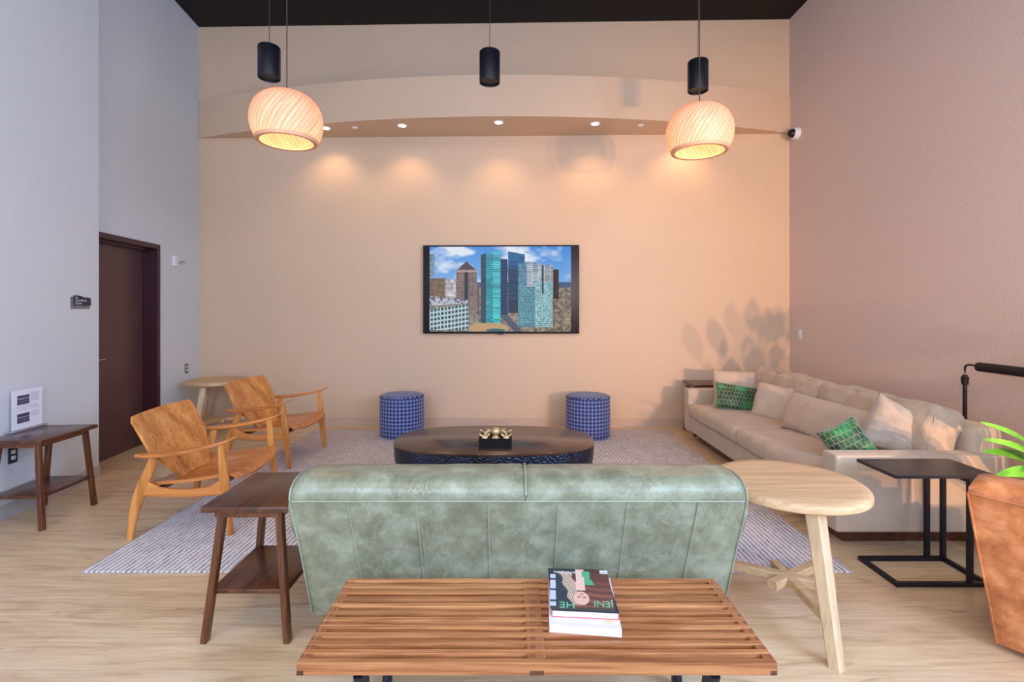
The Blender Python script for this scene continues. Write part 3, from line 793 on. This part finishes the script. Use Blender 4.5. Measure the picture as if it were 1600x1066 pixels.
# ------------------------------------------------------------------ houndstooth stools
def stool():
    t = thing('drum_stool', 'blue houndstooth drum stool left of the television', 'stool', (-1.283, 5.745, RZ))
    r, h = .252, .475
    def uvf(co, f):
        a = math.atan2(co.y, co.x)
        if a < -PI/2-1e-6 and all(math.atan2(v.co.y, v.co.x) > 3*PI/4 or math.atan2(v.co.y, v.co.x) < -PI/2-1e-6 for v in f.verts): pass
        if a > 3*PI/4+.3 and any(math.atan2(v.co.y, v.co.x) < 0 for v in f.verts): a -= 2*PI
        return (a*r, co.z)
    b = B(); b.lathe([(r-.012, .0), (r-.002, .012), (r+.002, .1), (r+.003, .25), (r+.001, .4), (r-.002, .45)], 64, cap=False); b.build('side_cover', M['houndstooth'], t, uvf=uvf)
    b = B(); b.lathe([(r-.002, .45), (r-.006, .462), (r-.02, .471), (r-.06, .476), (.1, .479), (.002, .48)], 64); b.build('seat_top', M['houndstooth'], t, uvf=lambda co, f: (co.x, co.y))
    b = B(); n = 64; b.loft([[((r-.001+.005*math.cos(2*PI*k/8))*math.cos(2*PI*i/n), (r-.001+.005*math.cos(2*PI*k/8))*math.sin(2*PI*i/n), .452+.005*math.sin(2*PI*k/8)) for k in range(8)] for i in range(n+1)], cap=False); b.build('piping', M['navy'], t)
    b = B(); b.lathe([(r-.02, -.0), (r-.02, .02)], 48); b.build('base', M['black'], t)
    return t
s1 = stool()
c = copy_tree(s1); c.location = (.878, 5.70, RZ); c.rotation_euler.z = 2.4
tag(c, 'blue houndstooth drum stool right of the television', 'stool')

# ------------------------------------------------------------------ big beige sofa along the right wall
SX, SY0, SY1 = 1.965, 2.985, 5.635
def big_sofa():
    t = thing('fabric_sofa', 'long oatmeal fabric sofa with loose cushions along the right wall', 'sofa', (2.5, 4.31, 0))
    ox, oy = -2.5, -4.31
    def bx(x0, x1, y0, y1, z0, z1, bev, seg=4): 
        b = B(); b.box(x0+ox, x1+ox, y0+oy, y1+oy, z0, z1, bev, seg=seg); return b
    bx(SX+.02, 3.0, SY0+.14, SY1-.14, .11, .275, .015).build('base', M['linen'], t)
    for y0, y1 in ((SY0, SY0+.145), (SY1-.145, SY1)):
        bx(SX, 3.02, y0, y1, .11, .578, .018).build('armrest', M['linen'], t)
    bx(2.84, 3.06, SY0+.06, SY1-.06, .12, .735, .05, 5).build('back_frame', M['linen'], t)
    bx(SX+.12, 2.9, SY0+.13, SY1-.13, .0, .11, .004).build('plinth', M['dark_wood'], t)
    ym = 4.335
    for i, (y0, y1) in enumerate(((SY0+.155, ym-.004), (ym+.004, SY1-.155))):
        b = soft(.88, y1-y0, .155, .06, .018, .007, 30, i+1, .0)
        o = b.build('seat_cushion', M['linen_cushion'], t, True, 70); o.location = (SX-.015+.44+ox, (y0+y1)/2+oy, .352)
    for i, (y0, y1) in enumerate(((SY0+.12, 4.27), (4.28, 5.40))):
        b = soft(y1-y0, .42, .22, .06, .045, .02, 44, i+5)
        o = b.build('back_cushion', M['linen_cushion'], t, True, 70)
        o.matrix_local = Matrix.Translation((2.73+ox, (y0+y1)/2+oy, .625)) @ basis((0, -1, 0), (.22, 0, 1), (-1, 0, .22)) 
        L2, H2 = (y1-y0)/2, .21; p = B(); e = []
        for q in range(40):
            a = 2*PI*q/40; c_, s_ = math.cos(a), math.sin(a)
            e.append(Vector((math.copysign(abs(c_)**.22, c_)*(L2-.012), math.copysign(abs(s_)**.22, s_)*(H2-.012), .085)))
        e.append(e[0]); p.tube(e, .005, 6); pp = p.build('piping', M['linen'], o)
    return t
big_sofa()
SEAT = .43
def put_pillow(name, label, wd, ht, th, mat, c, facing, roll, lean=0, seed=0, wr=.008, pinch=.06, group='loose pillows on the beige sofa', cat='pillow'):
    o = pillow(wd, ht, th, seed=seed, wr=wr, pinch=pinch).build(name, mat, None, True, 80)
    f = Vector((facing[0], facing[1], 0)).normalized(); f = (f+Vector((0, 0, lean))).normalized()
    rgt = Vector((0, 0, 1)).cross(f).normalized(); up = f.cross(rgt)
    o.matrix_world = basis(rgt, up, f, c) @ Matrix.Rotation(math.radians(roll), 4, 'Z')
    return tag(o, label, cat, group)
put_pillow('throw_pillow', 'plain beige square pillow against the far arm of the sofa', .50, .42, .17, M['pillow_linen'], (2.44, 5.36, .60), (-.15, -1), -2, .35, 1)
put_pillow('throw_pillow', 'bright green netted lumbar pillow at the far end of the sofa', .46, .285, .13, M['green_velvet'], (2.335, 5.09, .555), (-.05, -1), -9, .45, 2, .005)
put_pillow('throw_pillow', 'small plain beige pillow between green pillow and long bolster', .40, .36, .15, M['pillow_linen'], (2.50, 4.70, .575), (-.85, -.55), -4, .4, 3)
put_pillow('bolster_pillow', 'long plain beige pillow along the middle of the sofa back', .92, .33, .17, M['pillow_linen'], (2.50, 3.93, .575), (-1, -.12), -1, .35, 4, .012, .02)
put_pillow('throw_pillow', 'silver grey velvet pillow standing on its corner by near end', .39, .37, .15, M['pillow_velvet'], (2.585, 3.31, .652), (-.30, -1), -27, .2, 5, .012, .10)
put_pillow('throw_pillow', 'dark green netted pillow leaning behind the near sofa arm', .27, .29, .13, M['green_velvet'], (2.29, 3.36, .55), (-.45, -1), 32, .25, 6, .006)

# ------------------------------------------------------------------ C-shaped table
t = thing('c_shaped_table', 'black metal C-shaped table in front of the near sofa arm', 'side table', (2.275, 2.74, 0))
B().box(-.255, .285, -.145, .15, .572, .59, .001, seg=1).build('tabletop', M['black_top'], t)
b = B(); q = .011
for y in (-.135, .135): b.box(-.25, .25, y-q, y+q, .001, .023)
for x in (-.25+q, .25-q): b.box(x-q, x+q, -.135+q, .135-q, .001, .023)
b.build('base_frame', M['black_blue'], t, False)
for x in (.145, .239):
    for y in (-.135, .135): B().box(x-q, x+q, y-q, y+q, .023, .572).build('post', M['black_blue'], t, False)
B().box(.134, .25, -.124, .124, .55, .5715).build('top_bracket', M['black_blue'], t, False)

# ------------------------------------------------------------------ tan leather armchair, back turned to the lower left
t = thing('leather_armchair', 'tan leather armchair cut off by the right edge of the photo', 'armchair', (2.40, 2.02, 0), math.atan2(-.74, .68))
# local: x along the back panel, y towards the seat front, back panel at y = -0.33
hw0 = .36
def sheet_sec(z, y, hw_, bulge, th, n=16):
    f, r_ = [], []
    for j in range(n+1):
        u = -1+2*j/n; f.append((u*hw_, y-bulge*(1-u*u), z)); r_.append((u*(hw_-.01), y+th-bulge*.4*(1-u*u), z))
    return f+r_[::-1]
b = B(); b.loft([sheet_sec(.03, -.165, .285, .03, .1), sheet_sec(.2, -.205, .305, .035, .12), sheet_sec(.4, -.262, .33, .04, .14), sheet_sec(.6, -.318, .352, .045, .15), sheet_sec(.70, -.345, .362, .045, .16)]); b.build('back_shell', M['tan_leather'], t, True, 60)
b = B(); b.loft([sheet_sec(.70, -.345, .362, .045, .18), sheet_sec(.722, -.343, .362, .046, .18), sheet_sec(.742, -.325, .352, .045, .16), sheet_sec(.755, -.29, .33, .04, .11), sheet_sec(.758, -.26, .30, .03, .06)]); b.build('back_cushion', M['tan_leather'], t, True, 60)
b = B(); b.tube([(u*.364, -.347-.046*(1-u*u), .701) for u in [-1+k/8 for k in range(17)]], .005, 6)
b.tube([(-.286, -.167, .03), (-.306, -.207, .2), (-.331, -.264, .4), (-.353, -.32, .6), (-.364, -.347, .7)], .005, 6); b.build('piping', M['tan_leather'], t)
b = B(); b.box(-.22, .22, -.04, .36, .15, .34, .04, seg=4); b.build('seat_base', M['tan_leather'], t)
o = soft(.5, .5, .12, .04, .02, .003, 12, 3).build('seat_cushion', M['tan_leather'], t); o.location = (0, .12, .39)
for s in (-1, 1):
    b = B(); b.loft([rsec(Vector((s*.24, -.16, .40)), Vector((1, 0, 0)), Vector((0, 0, 1)), .09, .40, .3), rsec(Vector((s*.27, .3, .34)), Vector((1, 0, 0)), Vector((0, 0, 1)), .1, .36, .3)]); b.build('armrest', M['tan_leather'], t)
b = B(); b.lathe([(.2, 0), (.2, .012), (.04, .02), (.03, .03), (.03, .15)], 32, 0, .14); b.build('swivel_base', M['black'], t)

# ------------------------------------------------------------------ floor lamp behind the sofa
t = thing('reading_floor_lamp', 'black floor lamp with horizontal bar head behind beige sofa', 'floor lamp', (3.235, 3.52, 0))
b = B(); b.lathe([(.11, 0), (.11, .015), (.02, .022)], 32); b.build('base', M['black'], t)
b = B(); b.tube([(0, 0, .02), (0, 0, .97)], .013, 12); b.build('pole', M['black'], t)
b = B(); b.tube([(0, 0, .93), (0, 0, .985)], [.02, .024], 14); b.tube([(0, 0, .985), (0, 0, 1.0)], .015, 12); b.build('collar', M['black'], t)
b = B(); b.tube([(0, 0, .99), (0, 0, 1.05), (.0, -.01, 1.068), (.0, -.03, 1.074), (0, -.12, 1.074)], .007, 10); b.build('bent_arm', M['black'], t)
b = B(); b.tube([(0, -.10, 1.068), (0, -.105, 1.068), (0, -.56, 1.068)], [.02, .032, .032], 18); b.build('lamp_head', M['black'], t)

# ------------------------------------------------------------------ potted plant at the right
t = thing('potted_plant', 'leafy green plant behind the tan armchair at right edge', 'plant', (2.98, 2.46, 0))
b = B(); b.lathe([(.12, 0), (.125, .01), (.155, .3), (.16, .36), (.145, .36), (.14, .34)], 36); b.build('pot', M['pot'], t)
b = B(); b.lathe([(.142, .33), (.10, .345), (.001, .35)], 24); b.build('soil', M['soil'], t)
random.seed(11)
def leaf(base, tip, wid, droop, fold=.25, roll=.75):
    base, tip = Vector(base), Vector(tip); b = B(); rows = []; n = 12
    for i in range(n+1):
        s = i/n; p = base.lerp(tip, s); p.z += droop*math.sin(PI*s)
        d = (tip-base); d.z = 0; d.normalize() if d.length > 1e-4 else None
        r_ = Vector((-d.y, d.x, 0))*math.cos(roll)+Vector((0, 0, 1))*math.sin(roll)*(1 if d.x > 0 else -1)
        ww = 0.004+wid*max(0, math.sin(PI*min(1, max(0, (s-.22)/.78))**.85))**.8 if s > .22 else .004
        rows.append([p-r_*ww+Vector((0, 0, ww*fold)), p+Vector((0, 0, 0)), p+r_*ww+Vector((0, 0, ww*fold))])
    top = rows; th = Vector((0, 0, -.0015)); secs = [r_+[q+th for q in r_[::-1]] for r_ in top]
    b.loft(secs); b.build('leaf', M['leaf'], t, True, 60)
for tip, wd in (((-.64, .0, .90), .022), ((-.66, -.04, .825), .024), ((-.65, -.09, .665), .034), ((-.58, .05, .74), .03), ((-.50, -.12, .69), .035), ((-.45, -.05, .80), .03)):
    leaf((-.03, 0, .34), tip, wd, .12)
def paddle(base, tip, wid, bl, name='leaf'):
    """broad rounded blade on a thin arching stalk, blade facing the light behind the camera"""
    base, tip = Vector(base), Vector(tip); b = B(); n = 18; rows = []; L_ = (tip-base).length; s0 = 1-bl/L_
    d = (tip-base).normalized(); r_ = d.cross(Vector((.1, 1, .2))).normalized()
    for i in range(n+1):
        s_ = i/n; p = base.lerp(tip, s_); bow = math.sin(PI*s_)*.06; p += Vector((0, -bow*.4, bow))
        q = (s_-s0)/(1-s0); ww = .004+(wid*max(0, math.sin(PI*min(1, q**.9)))**.6 if 0 < q < 1 else 0)
        rows.append([p-r_*ww+Vector((0, -ww*.2, 0)), p, p+r_*ww+Vector((0, -ww*.2, 0))])
    th = Vector((0, .0015, 0)); b.loft([w_+[q+th for q in w_[::-1]] for w_ in rows]); b.build(name, M['leaf'], t, True, 60)
for k in range(22):
    up = .80+.76*((k*.618) % 1); y_ = random.uniform(-.25, .25); lo_ = -.30+1.04*y_+.06
    x_ = random.uniform(max(-.34, lo_), .34)
    paddle((random.uniform(-.04, .04), random.uniform(-.04, .04), .34), (x_, y_, up), random.uniform(.045, .07), random.uniform(.24, .34))

# ------------------------------------------------------------------ television
TVX = -.1385; TVY = backY(TVX)-.075
t = thing('wall_television', 'wall-mounted television showing a city skyline', 'television', (TVX, TVY, 1.72), BR)
TW, TH = 1.94, 1.10
B().box(-TW/2, TW/2, 0, .035, -TH/2, TH/2, .004).build('casing', M['black'], t)
B().box(-.3, .3, .035, .072, -.2, .2).build('wall_mount', M['black'], t, False)
B().box(-.03, .03, -.004, .0, -TH/2-.012, -TH/2+.003).build('sensor', M['dark_grey'], t, False)
HH, WW = 170, 280
fy, fx = np.mgrid[0:HH, 0:WW]; fy = (fy+.5)/HH; fx = (fx+.5)/WW
def vn(sx, sy, seed):
    r = np.random.default_rng(seed); g = r.random((sy+2, sx+2)); x = fx*sx; y = fy*sy
    i, j = y.astype(int), x.astype(int); u, v = x-j, y-i; u = u*u*(3-2*u); v = v*v*(3-2*v)
    return (g[i, j]*(1-u)+g[i, j+1]*u)*(1-v)+(g[i+1, j]*(1-u)+g[i+1, j+1]*u)*v
img = np.zeros((HH, WW, 3)); c_ = lambda *a: np.array(S(*a))
cl = vn(5, 6, 1)*.55+vn(11, 14, 2)*.3+vn(26, 30, 3)*.15
cl = np.clip((cl-.44-.10*np.sin(fx*9+1)*0)*5, 0, 1)[..., None]
sky = c_(92, 158, 222)*(1-fy[..., None]*1.2)+c_(176, 208, 236)*fy[..., None]*1.2
img[:] = sky*(1-cl)+c_(228, 234, 242)*cl
img[fy > .42] = c_(92, 112, 140)
gn = vn(60, 40, 5)*.6+vn(130, 90, 6)*.4
ground = (c_(76, 66, 60)*(1-gn[..., None])+c_(196, 182, 160)*gn[..., None])
img[fy > .48] = ground[fy > .48]
X = np.floor(fx*WW); Y = np.floor(fy*HH)
def tower(x0, x1, top, bot, base, win, px=3, py=4, slope=0, dens=.55, seed=0, hb=False):
    yt = top+slope*(fx-x0)
    m = (fx >= x0) & (fx < x1) & (fy >= yt) & (fy < bot)
    r = np.random.default_rng(seed+7).random((HH, WW))
    rr = r[(Y//py).astype(int), (X//px).astype(int)][..., None]
    col = np.array(base)*(.75+.5*rr)
    img[m] = col[m]
    mw = m & (Y % py < py*.5) & ((X % px < px-1) | hb)
    wc = np.array(win)*(.7+.6*rr); img[mw] = wc[mw]
tower(0, .035, .08, .36, S(150, 178, 196), S(70, 100, 122), 2, 5, seed=1)
tower(0, .12, .37, .62, S(150, 128, 100), S(104, 88, 74), 3, 4, seed=2)
tower(.11, .185, .385, .6, S(206, 200, 200), S(186, 180, 182), 6, 9, seed=3)
tower(.34, .355, .45, .8, S(120, 110, 104), S(80, 76, 76), 2, 3, seed=4)
# stepped tower with a pitched crown
m = (fy > .17+np.abs(fx-.262)*1.55) & (np.abs(fx-.262) < .062) & (fy < .28); img[m] = c_(98, 84, 82)
tower(.19, .335, .27, .76, S(164, 140, 130), S(60, 52, 56), 3, 4, seed=5)
m = (np.abs(fx-.262) < .014) & (fy > .3) & (fy < .72); img[m] = c_(40, 38, 50)
m = (fx > .19) & (fx < .335) & (np.abs(fy-.29) < .008); img[m] = c_(190, 168, 156)
# dark blue pair
tower(.505, .555, .15, .82, S(26, 74, 124), S(14, 44, 84), 4, 6, hb=True, seed=6)
tower(.557, .675, .055, .78, S(52, 128, 170), S(24, 86, 132), 60, 4, .32, hb=True, seed=7)
m = (fx > .557) & (fx < .63) & (fy > .27) & (fy < .78); img[m] = (img[m]*.45)
# teal tower
tower(.365, .405, .10, .92, S(66, 92, 104), S(30, 50, 60), 3, 4, -.7, seed=8)
tower(.40, .455, .075, .92, S(70, 186, 200), S(32, 120, 140), 40, 4, hb=True, seed=9)
tower(.45, .505, .045, .90, S(112, 214, 220), S(40, 150, 164), 40, 4, hb=True, seed=10)
m = (fx > .40) & (fx < .505) & (fy > .5) & (fy < .9) & (gn > .45); img[m] = img[m]*np.array((.8, 1.15, 1.0))
# white balcony tower
tower(.63, .70, .20, .9, S(124, 168, 188), S(50, 96, 124), 4, 4, -.3, seed=11)
tower(.69, .79, .185, .60, S(214, 222, 228), S(96, 118, 136), 12, 4, .1, seed=12)
tower(.79, .875, .215, .60, S(208, 212, 216), S(80, 96, 112), 12, 4, .1, seed=13)
tower(.63, .75, .47, .95, S(130, 182, 192), S(52, 104, 124), 3, 3, seed=14)
tower(.745, .87, .42, .95, S(176, 212, 214), S(74, 130, 146), 3, 4, seed=15)
m = (fx > .795) & (fx < .808) & (fy > .22) & (fy < .56); img[m] = c_(52, 62, 76)
tower(.875, .915, .27, .62, S(96, 72, 66), S(56, 44, 44), 3, 3, seed=16)
tower(.57, .63, .63, .78, S(36, 66, 88), S(20, 42, 60), 40, 3, hb=True, seed=17)
# low building front left
m = (fy > .58+.05*fx/.27) & (fx < .27) & (fy < .70-.12*fx); img[m] = c_(196, 196, 206); m &= (gn > .55); img[m] = c_(110, 112, 128)
m = (fx < .275+.0*fy) & (fy >= .74-.26*fx) & (fy < .98-.12*fx*0)
r = np.random.default_rng(3).random((HH, WW)); q = np.floor((fy+.26*fx)*HH)
img[m] = c_(196, 214, 214); mm = m & (q % 9 < 6); img[mm] = c_(58, 120, 126); mm = m & (q % 9 < 6) & (X % 7 < 2); img[mm] = c_(206, 214, 216)
mm = m & (q % 9 < 5) & (X % 14 > 8); img[mm] = c_(40, 70, 96)
# street
m = (fx > .50) & (fy > .80+.25*(.62-fx)*0) & (np.abs(fx-(.52+(fy-.8)*.55)) < .03) & (fy > .8); img[m] = c_(96, 100, 116)
m = (((fx-.42)/.14)**2+((fy-.96)/.07)**2 < 1) & (fy > .9); img[m] = c_(198, 168, 124)
m = (((fx-.47)/.07)**2+((fy-.985)/.02)**2 < 1); img[m] = c_(54, 120, 130)
m = (((fx-.31)/.035)**2+((fy-.83)/.04)**2 < 1) & (((fx-.31)/.025)**2+((fy-.83)/.028)**2 > 1); img[m] = c_(150, 156, 144)
grid_picture('lit_picture', np.clip(img, 0, 1)**1.3*1.08, 1.755, 1.055, M['screen'], t, Matrix.Translation((-.01, -.0012, .003)))

# ------------------------------------------------------------------ pendants
def pendant():
    t = thing('wooden_pendant', 'glowing spun-veneer pendant lamp hanging on the left', 'pendant lamp', (-1.69, 3.70, 2.66))
    prof = []
    zc = .215
    for i in range(27):
        a = math.radians(-38+(88+38)*i/26)
        r = .252*math.cos(a)**(.74 if a > 0 else .82); z = zc+.185*math.sin(a)*(1.30 if a < 0 else 1.19)
        prof.append((max(.012, r), z))
    n = 176; strips = 44; twist = 1.25
    b = B(); rings = []; uvs = {}
    secs = []; secs_in = []
    for k, (r, z) in enumerate(prof):
        v = k/(len(prof)-1); so_, si = [], []
        for i in range(n):
            th = 2*PI*i/n; fr = (i/n*strips) % 1; lip = .006*(1-fr)*math.sin(PI*min(1, v*1.1))**.4 if v < .97 else 0
            a = th+twist*v
            so_.append(((r+lip)*math.cos(a), (r+lip)*math.sin(a), z)); si.append(((r-.004+lip)*math.cos(a), (r-.004+lip)*math.sin(a), z-.001))
        secs.append(so_); secs_in.append(si)
    ul = b.bm.loops.layers.uv.new('UVMap')
    def surf(ss):
        rg = [[b.bm.verts.new(p) for p in s_] for s_ in ss]
        for k in range(len(rg)-1):
            for i in range(n):
                j = (i+1) % n
                f = b.bm.faces.new((rg[k][i], rg[k][j], rg[k+1][j], rg[k+1][i])); f.smooth = True
                for l, (uu, vv) in zip(f.loops, ((i, k), (i+1, k), (i+1, k+1), (i, k+1))): l[ul].uv = (uu/n, vv/len(rg))
        return rg
    surf(secs)
    o = b.build('shade', M['veneer'], t, False)
    for p in o.data.polygons: p.use_smooth = True
    r0, z0 = prof[0]
    b = B(); b.loft([[((r0+rr)*math.cos(2*PI*i/64), (r0+rr)*math.sin(2*PI*i/64), z0+zz) for rr, zz in ((.014, .016), (.008, -.006), (-.006, -.01), (-.022, -.004), (-.024, .004), (-.004, .014))] for i in range(65)], cap=False)
    b.build('rim', plain('rim_veneer', S(226, 170, 134), .6), t)
    b = B(); b.sphere((0, 0, .215), .05, 20); b.build('bulb', M['bulb'], t)
    b = B(); b.tube([(0, 0, .262), (0, 0, .36)], .02, 14); b.build('socket', M['black'], t)
    b = B(); b.tube([(0, 0, .35), (0, 0, 5.07-2.66)], .0045, 8); b.build('cord', M['cord'], t)
    l = bpy.data.lights.new('pendant_bulb_light', 'POINT'); l.energy = 9; l.color = S(255, 184, 128); l.shadow_soft_size = .06
    lo = bpy.data.objects.new('bulb_light', l); C.objects.link(lo); lo.parent = t; lo.location = (0, 0, .13)
    return t
pn = pendant()
c = copy_tree(pn); c.location = (1.495, 3.93, 2.66); c.rotation_euler.z = .7
tag(c, 'glowing spun-veneer pendant lamp hanging on the right', 'pendant lamp')

def cylinder_lamp():
    t = thing('cylinder_pendant', 'black cylinder pendant above the left wooden pendant lamp', 'pendant lamp', (-2.03, 4.12, 3.40))
    b = B(); b.lathe([(.078, .012), (.08, 0), (.087, 0), (.088, .006), (.088, .255), (.083, .262), (.002, .263)], 40, cap=False); b.build('housing', M['black_blue'], t)
    b = B(); b.lathe([(.079, .012), (.06, .05), (.03, .07), (.002, .071)], 32); b.build('reflector', M['black'], t)
    b = B(); b.lathe([(.012, .064), (.012, .07)], 16); b.build('lens', M['led'], t)
    b = B(); b.tube([(0, 0, .262), (0, 0, .28)], .012, 10); b.tube([(0, 0, .28), (.004, 0, .7), (-.004, 0, 1.1), (0, 0, 5.07-3.40)], .003, 6); b.build('cord', M['cord'], t)
    return t
cy = cylinder_lamp()
for x, y, lb in ((-.19, 4.2, 'black cylinder pendant in the middle above the television'), (1.645, 4.36, 'black cylinder pendant above the right wooden pendant lamp')):
    c = copy_tree(cy); c.location = (x, y, 3.40); tag(c, lb, 'pendant lamp')

# ------------------------------------------------------------------ downlights and small ceiling discs in the soffit
def downlight():
    t = thing('recessed_downlight', 'lit recessed downlight beside the left wooden pendant', 'ceiling light', (-2.236, 5.915, 3.65))
    b = B(); n = 40
    b.loft([[(rr*math.cos(2*PI*i/n), rr*math.sin(2*PI*i/n), zz) for rr, zz in ((.062, 0), (.062, -.006), (.046, -.008), (.042, -.0)) ] for i in range(n+1)], cap=False); b.build('trim_ring', M['white_plastic'], t)
    b = B(); b.lathe([(.042, -.003), (.03, -.0045), (.001, -.005)], 28); b.build('lens', M['lamp_glow'], t)
    l = bpy.data.lights.new('downlight_beam', 'SPOT'); l.energy = 17; l.color = S(255, 204, 146); l.spot_size = math.radians(115); l.spot_blend = .8; l.shadow_soft_size = .03
    lo = bpy.data.objects.new('beam', l); C.objects.link(lo); lo.parent = t; lo.location = (0, 0, -.02); lo.rotation_euler = (math.radians(8), 0, 0)
    return t
dl = downlight()
for x, y, lb in ((-1.30, 5.835, 'lit recessed downlight second from left in curved soffit'), (-.156, 5.736, 'lit recessed downlight above the centre of the television'), (.975, 5.775, 'lit recessed downlight left of the right wooden pendant'), (2.1, 5.87, 'recessed downlight hidden behind the right wooden pendant')):
    c = copy_tree(dl); c.location = (x, y, 3.65); tag(c, lb, 'ceiling light')
b = B(); b.lathe([(.035, 0), (.035, -.004), (.028, -.012), (.002, -.013)], 24)
d0 = b.build('sprinkler_cover', M['white_plastic']); d0.location = (-1.88, 5.9, 3.65); tag(d0, 'small white disc in the soffit right of left pendant', 'sprinkler cover')
d1 = d0.copy(); C.objects.link(d1); d1.location = (1.52, 5.83, 3.65); tag(d1, 'small white disc in the soffit left of right pendant', 'sprinkler cover')

# ------------------------------------------------------------------ small wall fittings
def wall_frame(name, label, cat, x, y, z, nrm):
    n = Vector((nrm[0], nrm[1], 0)).normalized()
    # local -Y faces the room
    return thing(name, label, cat, (x, y, z), math.atan2(n.x, -n.y))
# room sign
t = wall_frame('room_sign', 'dark plaque with white lettering on wall left of door', 'sign', nearX(4.115), 4.115, 1.535, (1, .098))
B().box(-.10, .10, -.006, 0, -.062, .035).build('backplate', plain('sign_grey', S(120, 112, 110), .5), t, False)
b = B(); pts = [(-.075, -.035), (.108, -.035), (.108, .027), (.06, .029), (.03, .035), (0, .043), (-.03, .049), (-.075, .049)]
b.add([(x, -.0105, z) for x, z in pts]+[(x, -.006, z) for x, z in pts], [tuple(range(8)), tuple(range(8, 16))[::-1]]+[(i, (i+1) % 8, 8+(i+1) % 8, 8+i) for i in range(8)])
b.build('face_plate', M['dark_grey'], t, False)
for s_, z in (('A2', .022), ('ELECTRICAL', -.002), ('ROOM', -.026)):
    text('lettering', s_, .0225, M['white_ink'], t, Matrix.Translation((-.062, -.0112, z)) @ Matrix.Rotation(PI/2, 4, 'X'), .0003)
def outlet(name, label, x, y, z, nrm, plate, cat='outlet', rocker=False):
    t = wall_frame(name, label, cat, x, y, z, nrm)
    B().box(-.036, .036, -.006, 0, -.058, .058, .002).build('cover_plate', plate, t)
    if rocker: B().box(-.016, .016, -.010, -.006, -.033, .033, .002).build('rocker', M['white_plastic'], t)
    else:
        for zz in (-.02, .02):
            b = B(); b.box(-.015, .015, -.009, -.006, zz-.013, zz+.013, .003); r = b.build('socket', M['white_plastic'], t)
            b = B(); b.box(-.007, -.005, -.0096, -.009, zz-.003, zz+.005); b.box(.005, .007, -.0096, -.009, zz-.003, zz+.005); b.build('slot', M['dark_grey'], r, False)
    return t
outlet('wall_outlet', 'steel plated outlet on left wall above the round pale table', leftX(5.985), 5.985, .753, (1, .115), M['plate_steel'])
outlet('wall_outlet', 'grey outlet low on the wall beneath the left side table', nearX(3.50), 3.50, .433, (1, .098), M['dark_grey'])
outlet('light_switch', 'white light switch on the right wall above the sofa', 3.44, 5.886, 1.17, (-1, 0), M['white_plastic'], 'light switch', True)
t = wall_frame('card_reader', 'white control box with small grey lever right of door', 'wall control', leftX(5.75), 5.75, 2.035, (1, .115))
B().box(-.06, .06, -.022, 0, -.06, .06, .005).build('housing', M['white_plastic'], t)
b = B(); b.tube([(.02, -.02, -.015), (.03, -.055, -.01)], .012, 12); b.tube([(.03, -.055, -.01), (.075, -.06, -.005)], .009, 12); b.build('lever', M['steel'], t)
t = wall_frame('security_camera', 'white dome camera with black lens high on right wall', 'security camera', 3.44, 5.93, 3.59, (-1, 0))
def ringY(r, y, n=32): return [(r*math.cos(2*PI*i/n), y, r*math.sin(2*PI*i/n)) for i in range(n)]
b = B(); b.loft([ringY(.07, 0), ringY(.07, -.045), ringY(.062, -.06), ringY(.05, -.062)]); b.build('housing', M['white_plastic'], t)
b = B(); b.loft([ringY(.052, -.06), ringY(.048, -.085), ringY(.036, -.105), ringY(.018, -.117), ringY(.002, -.12)]); b.build('dome', M['black'], t)
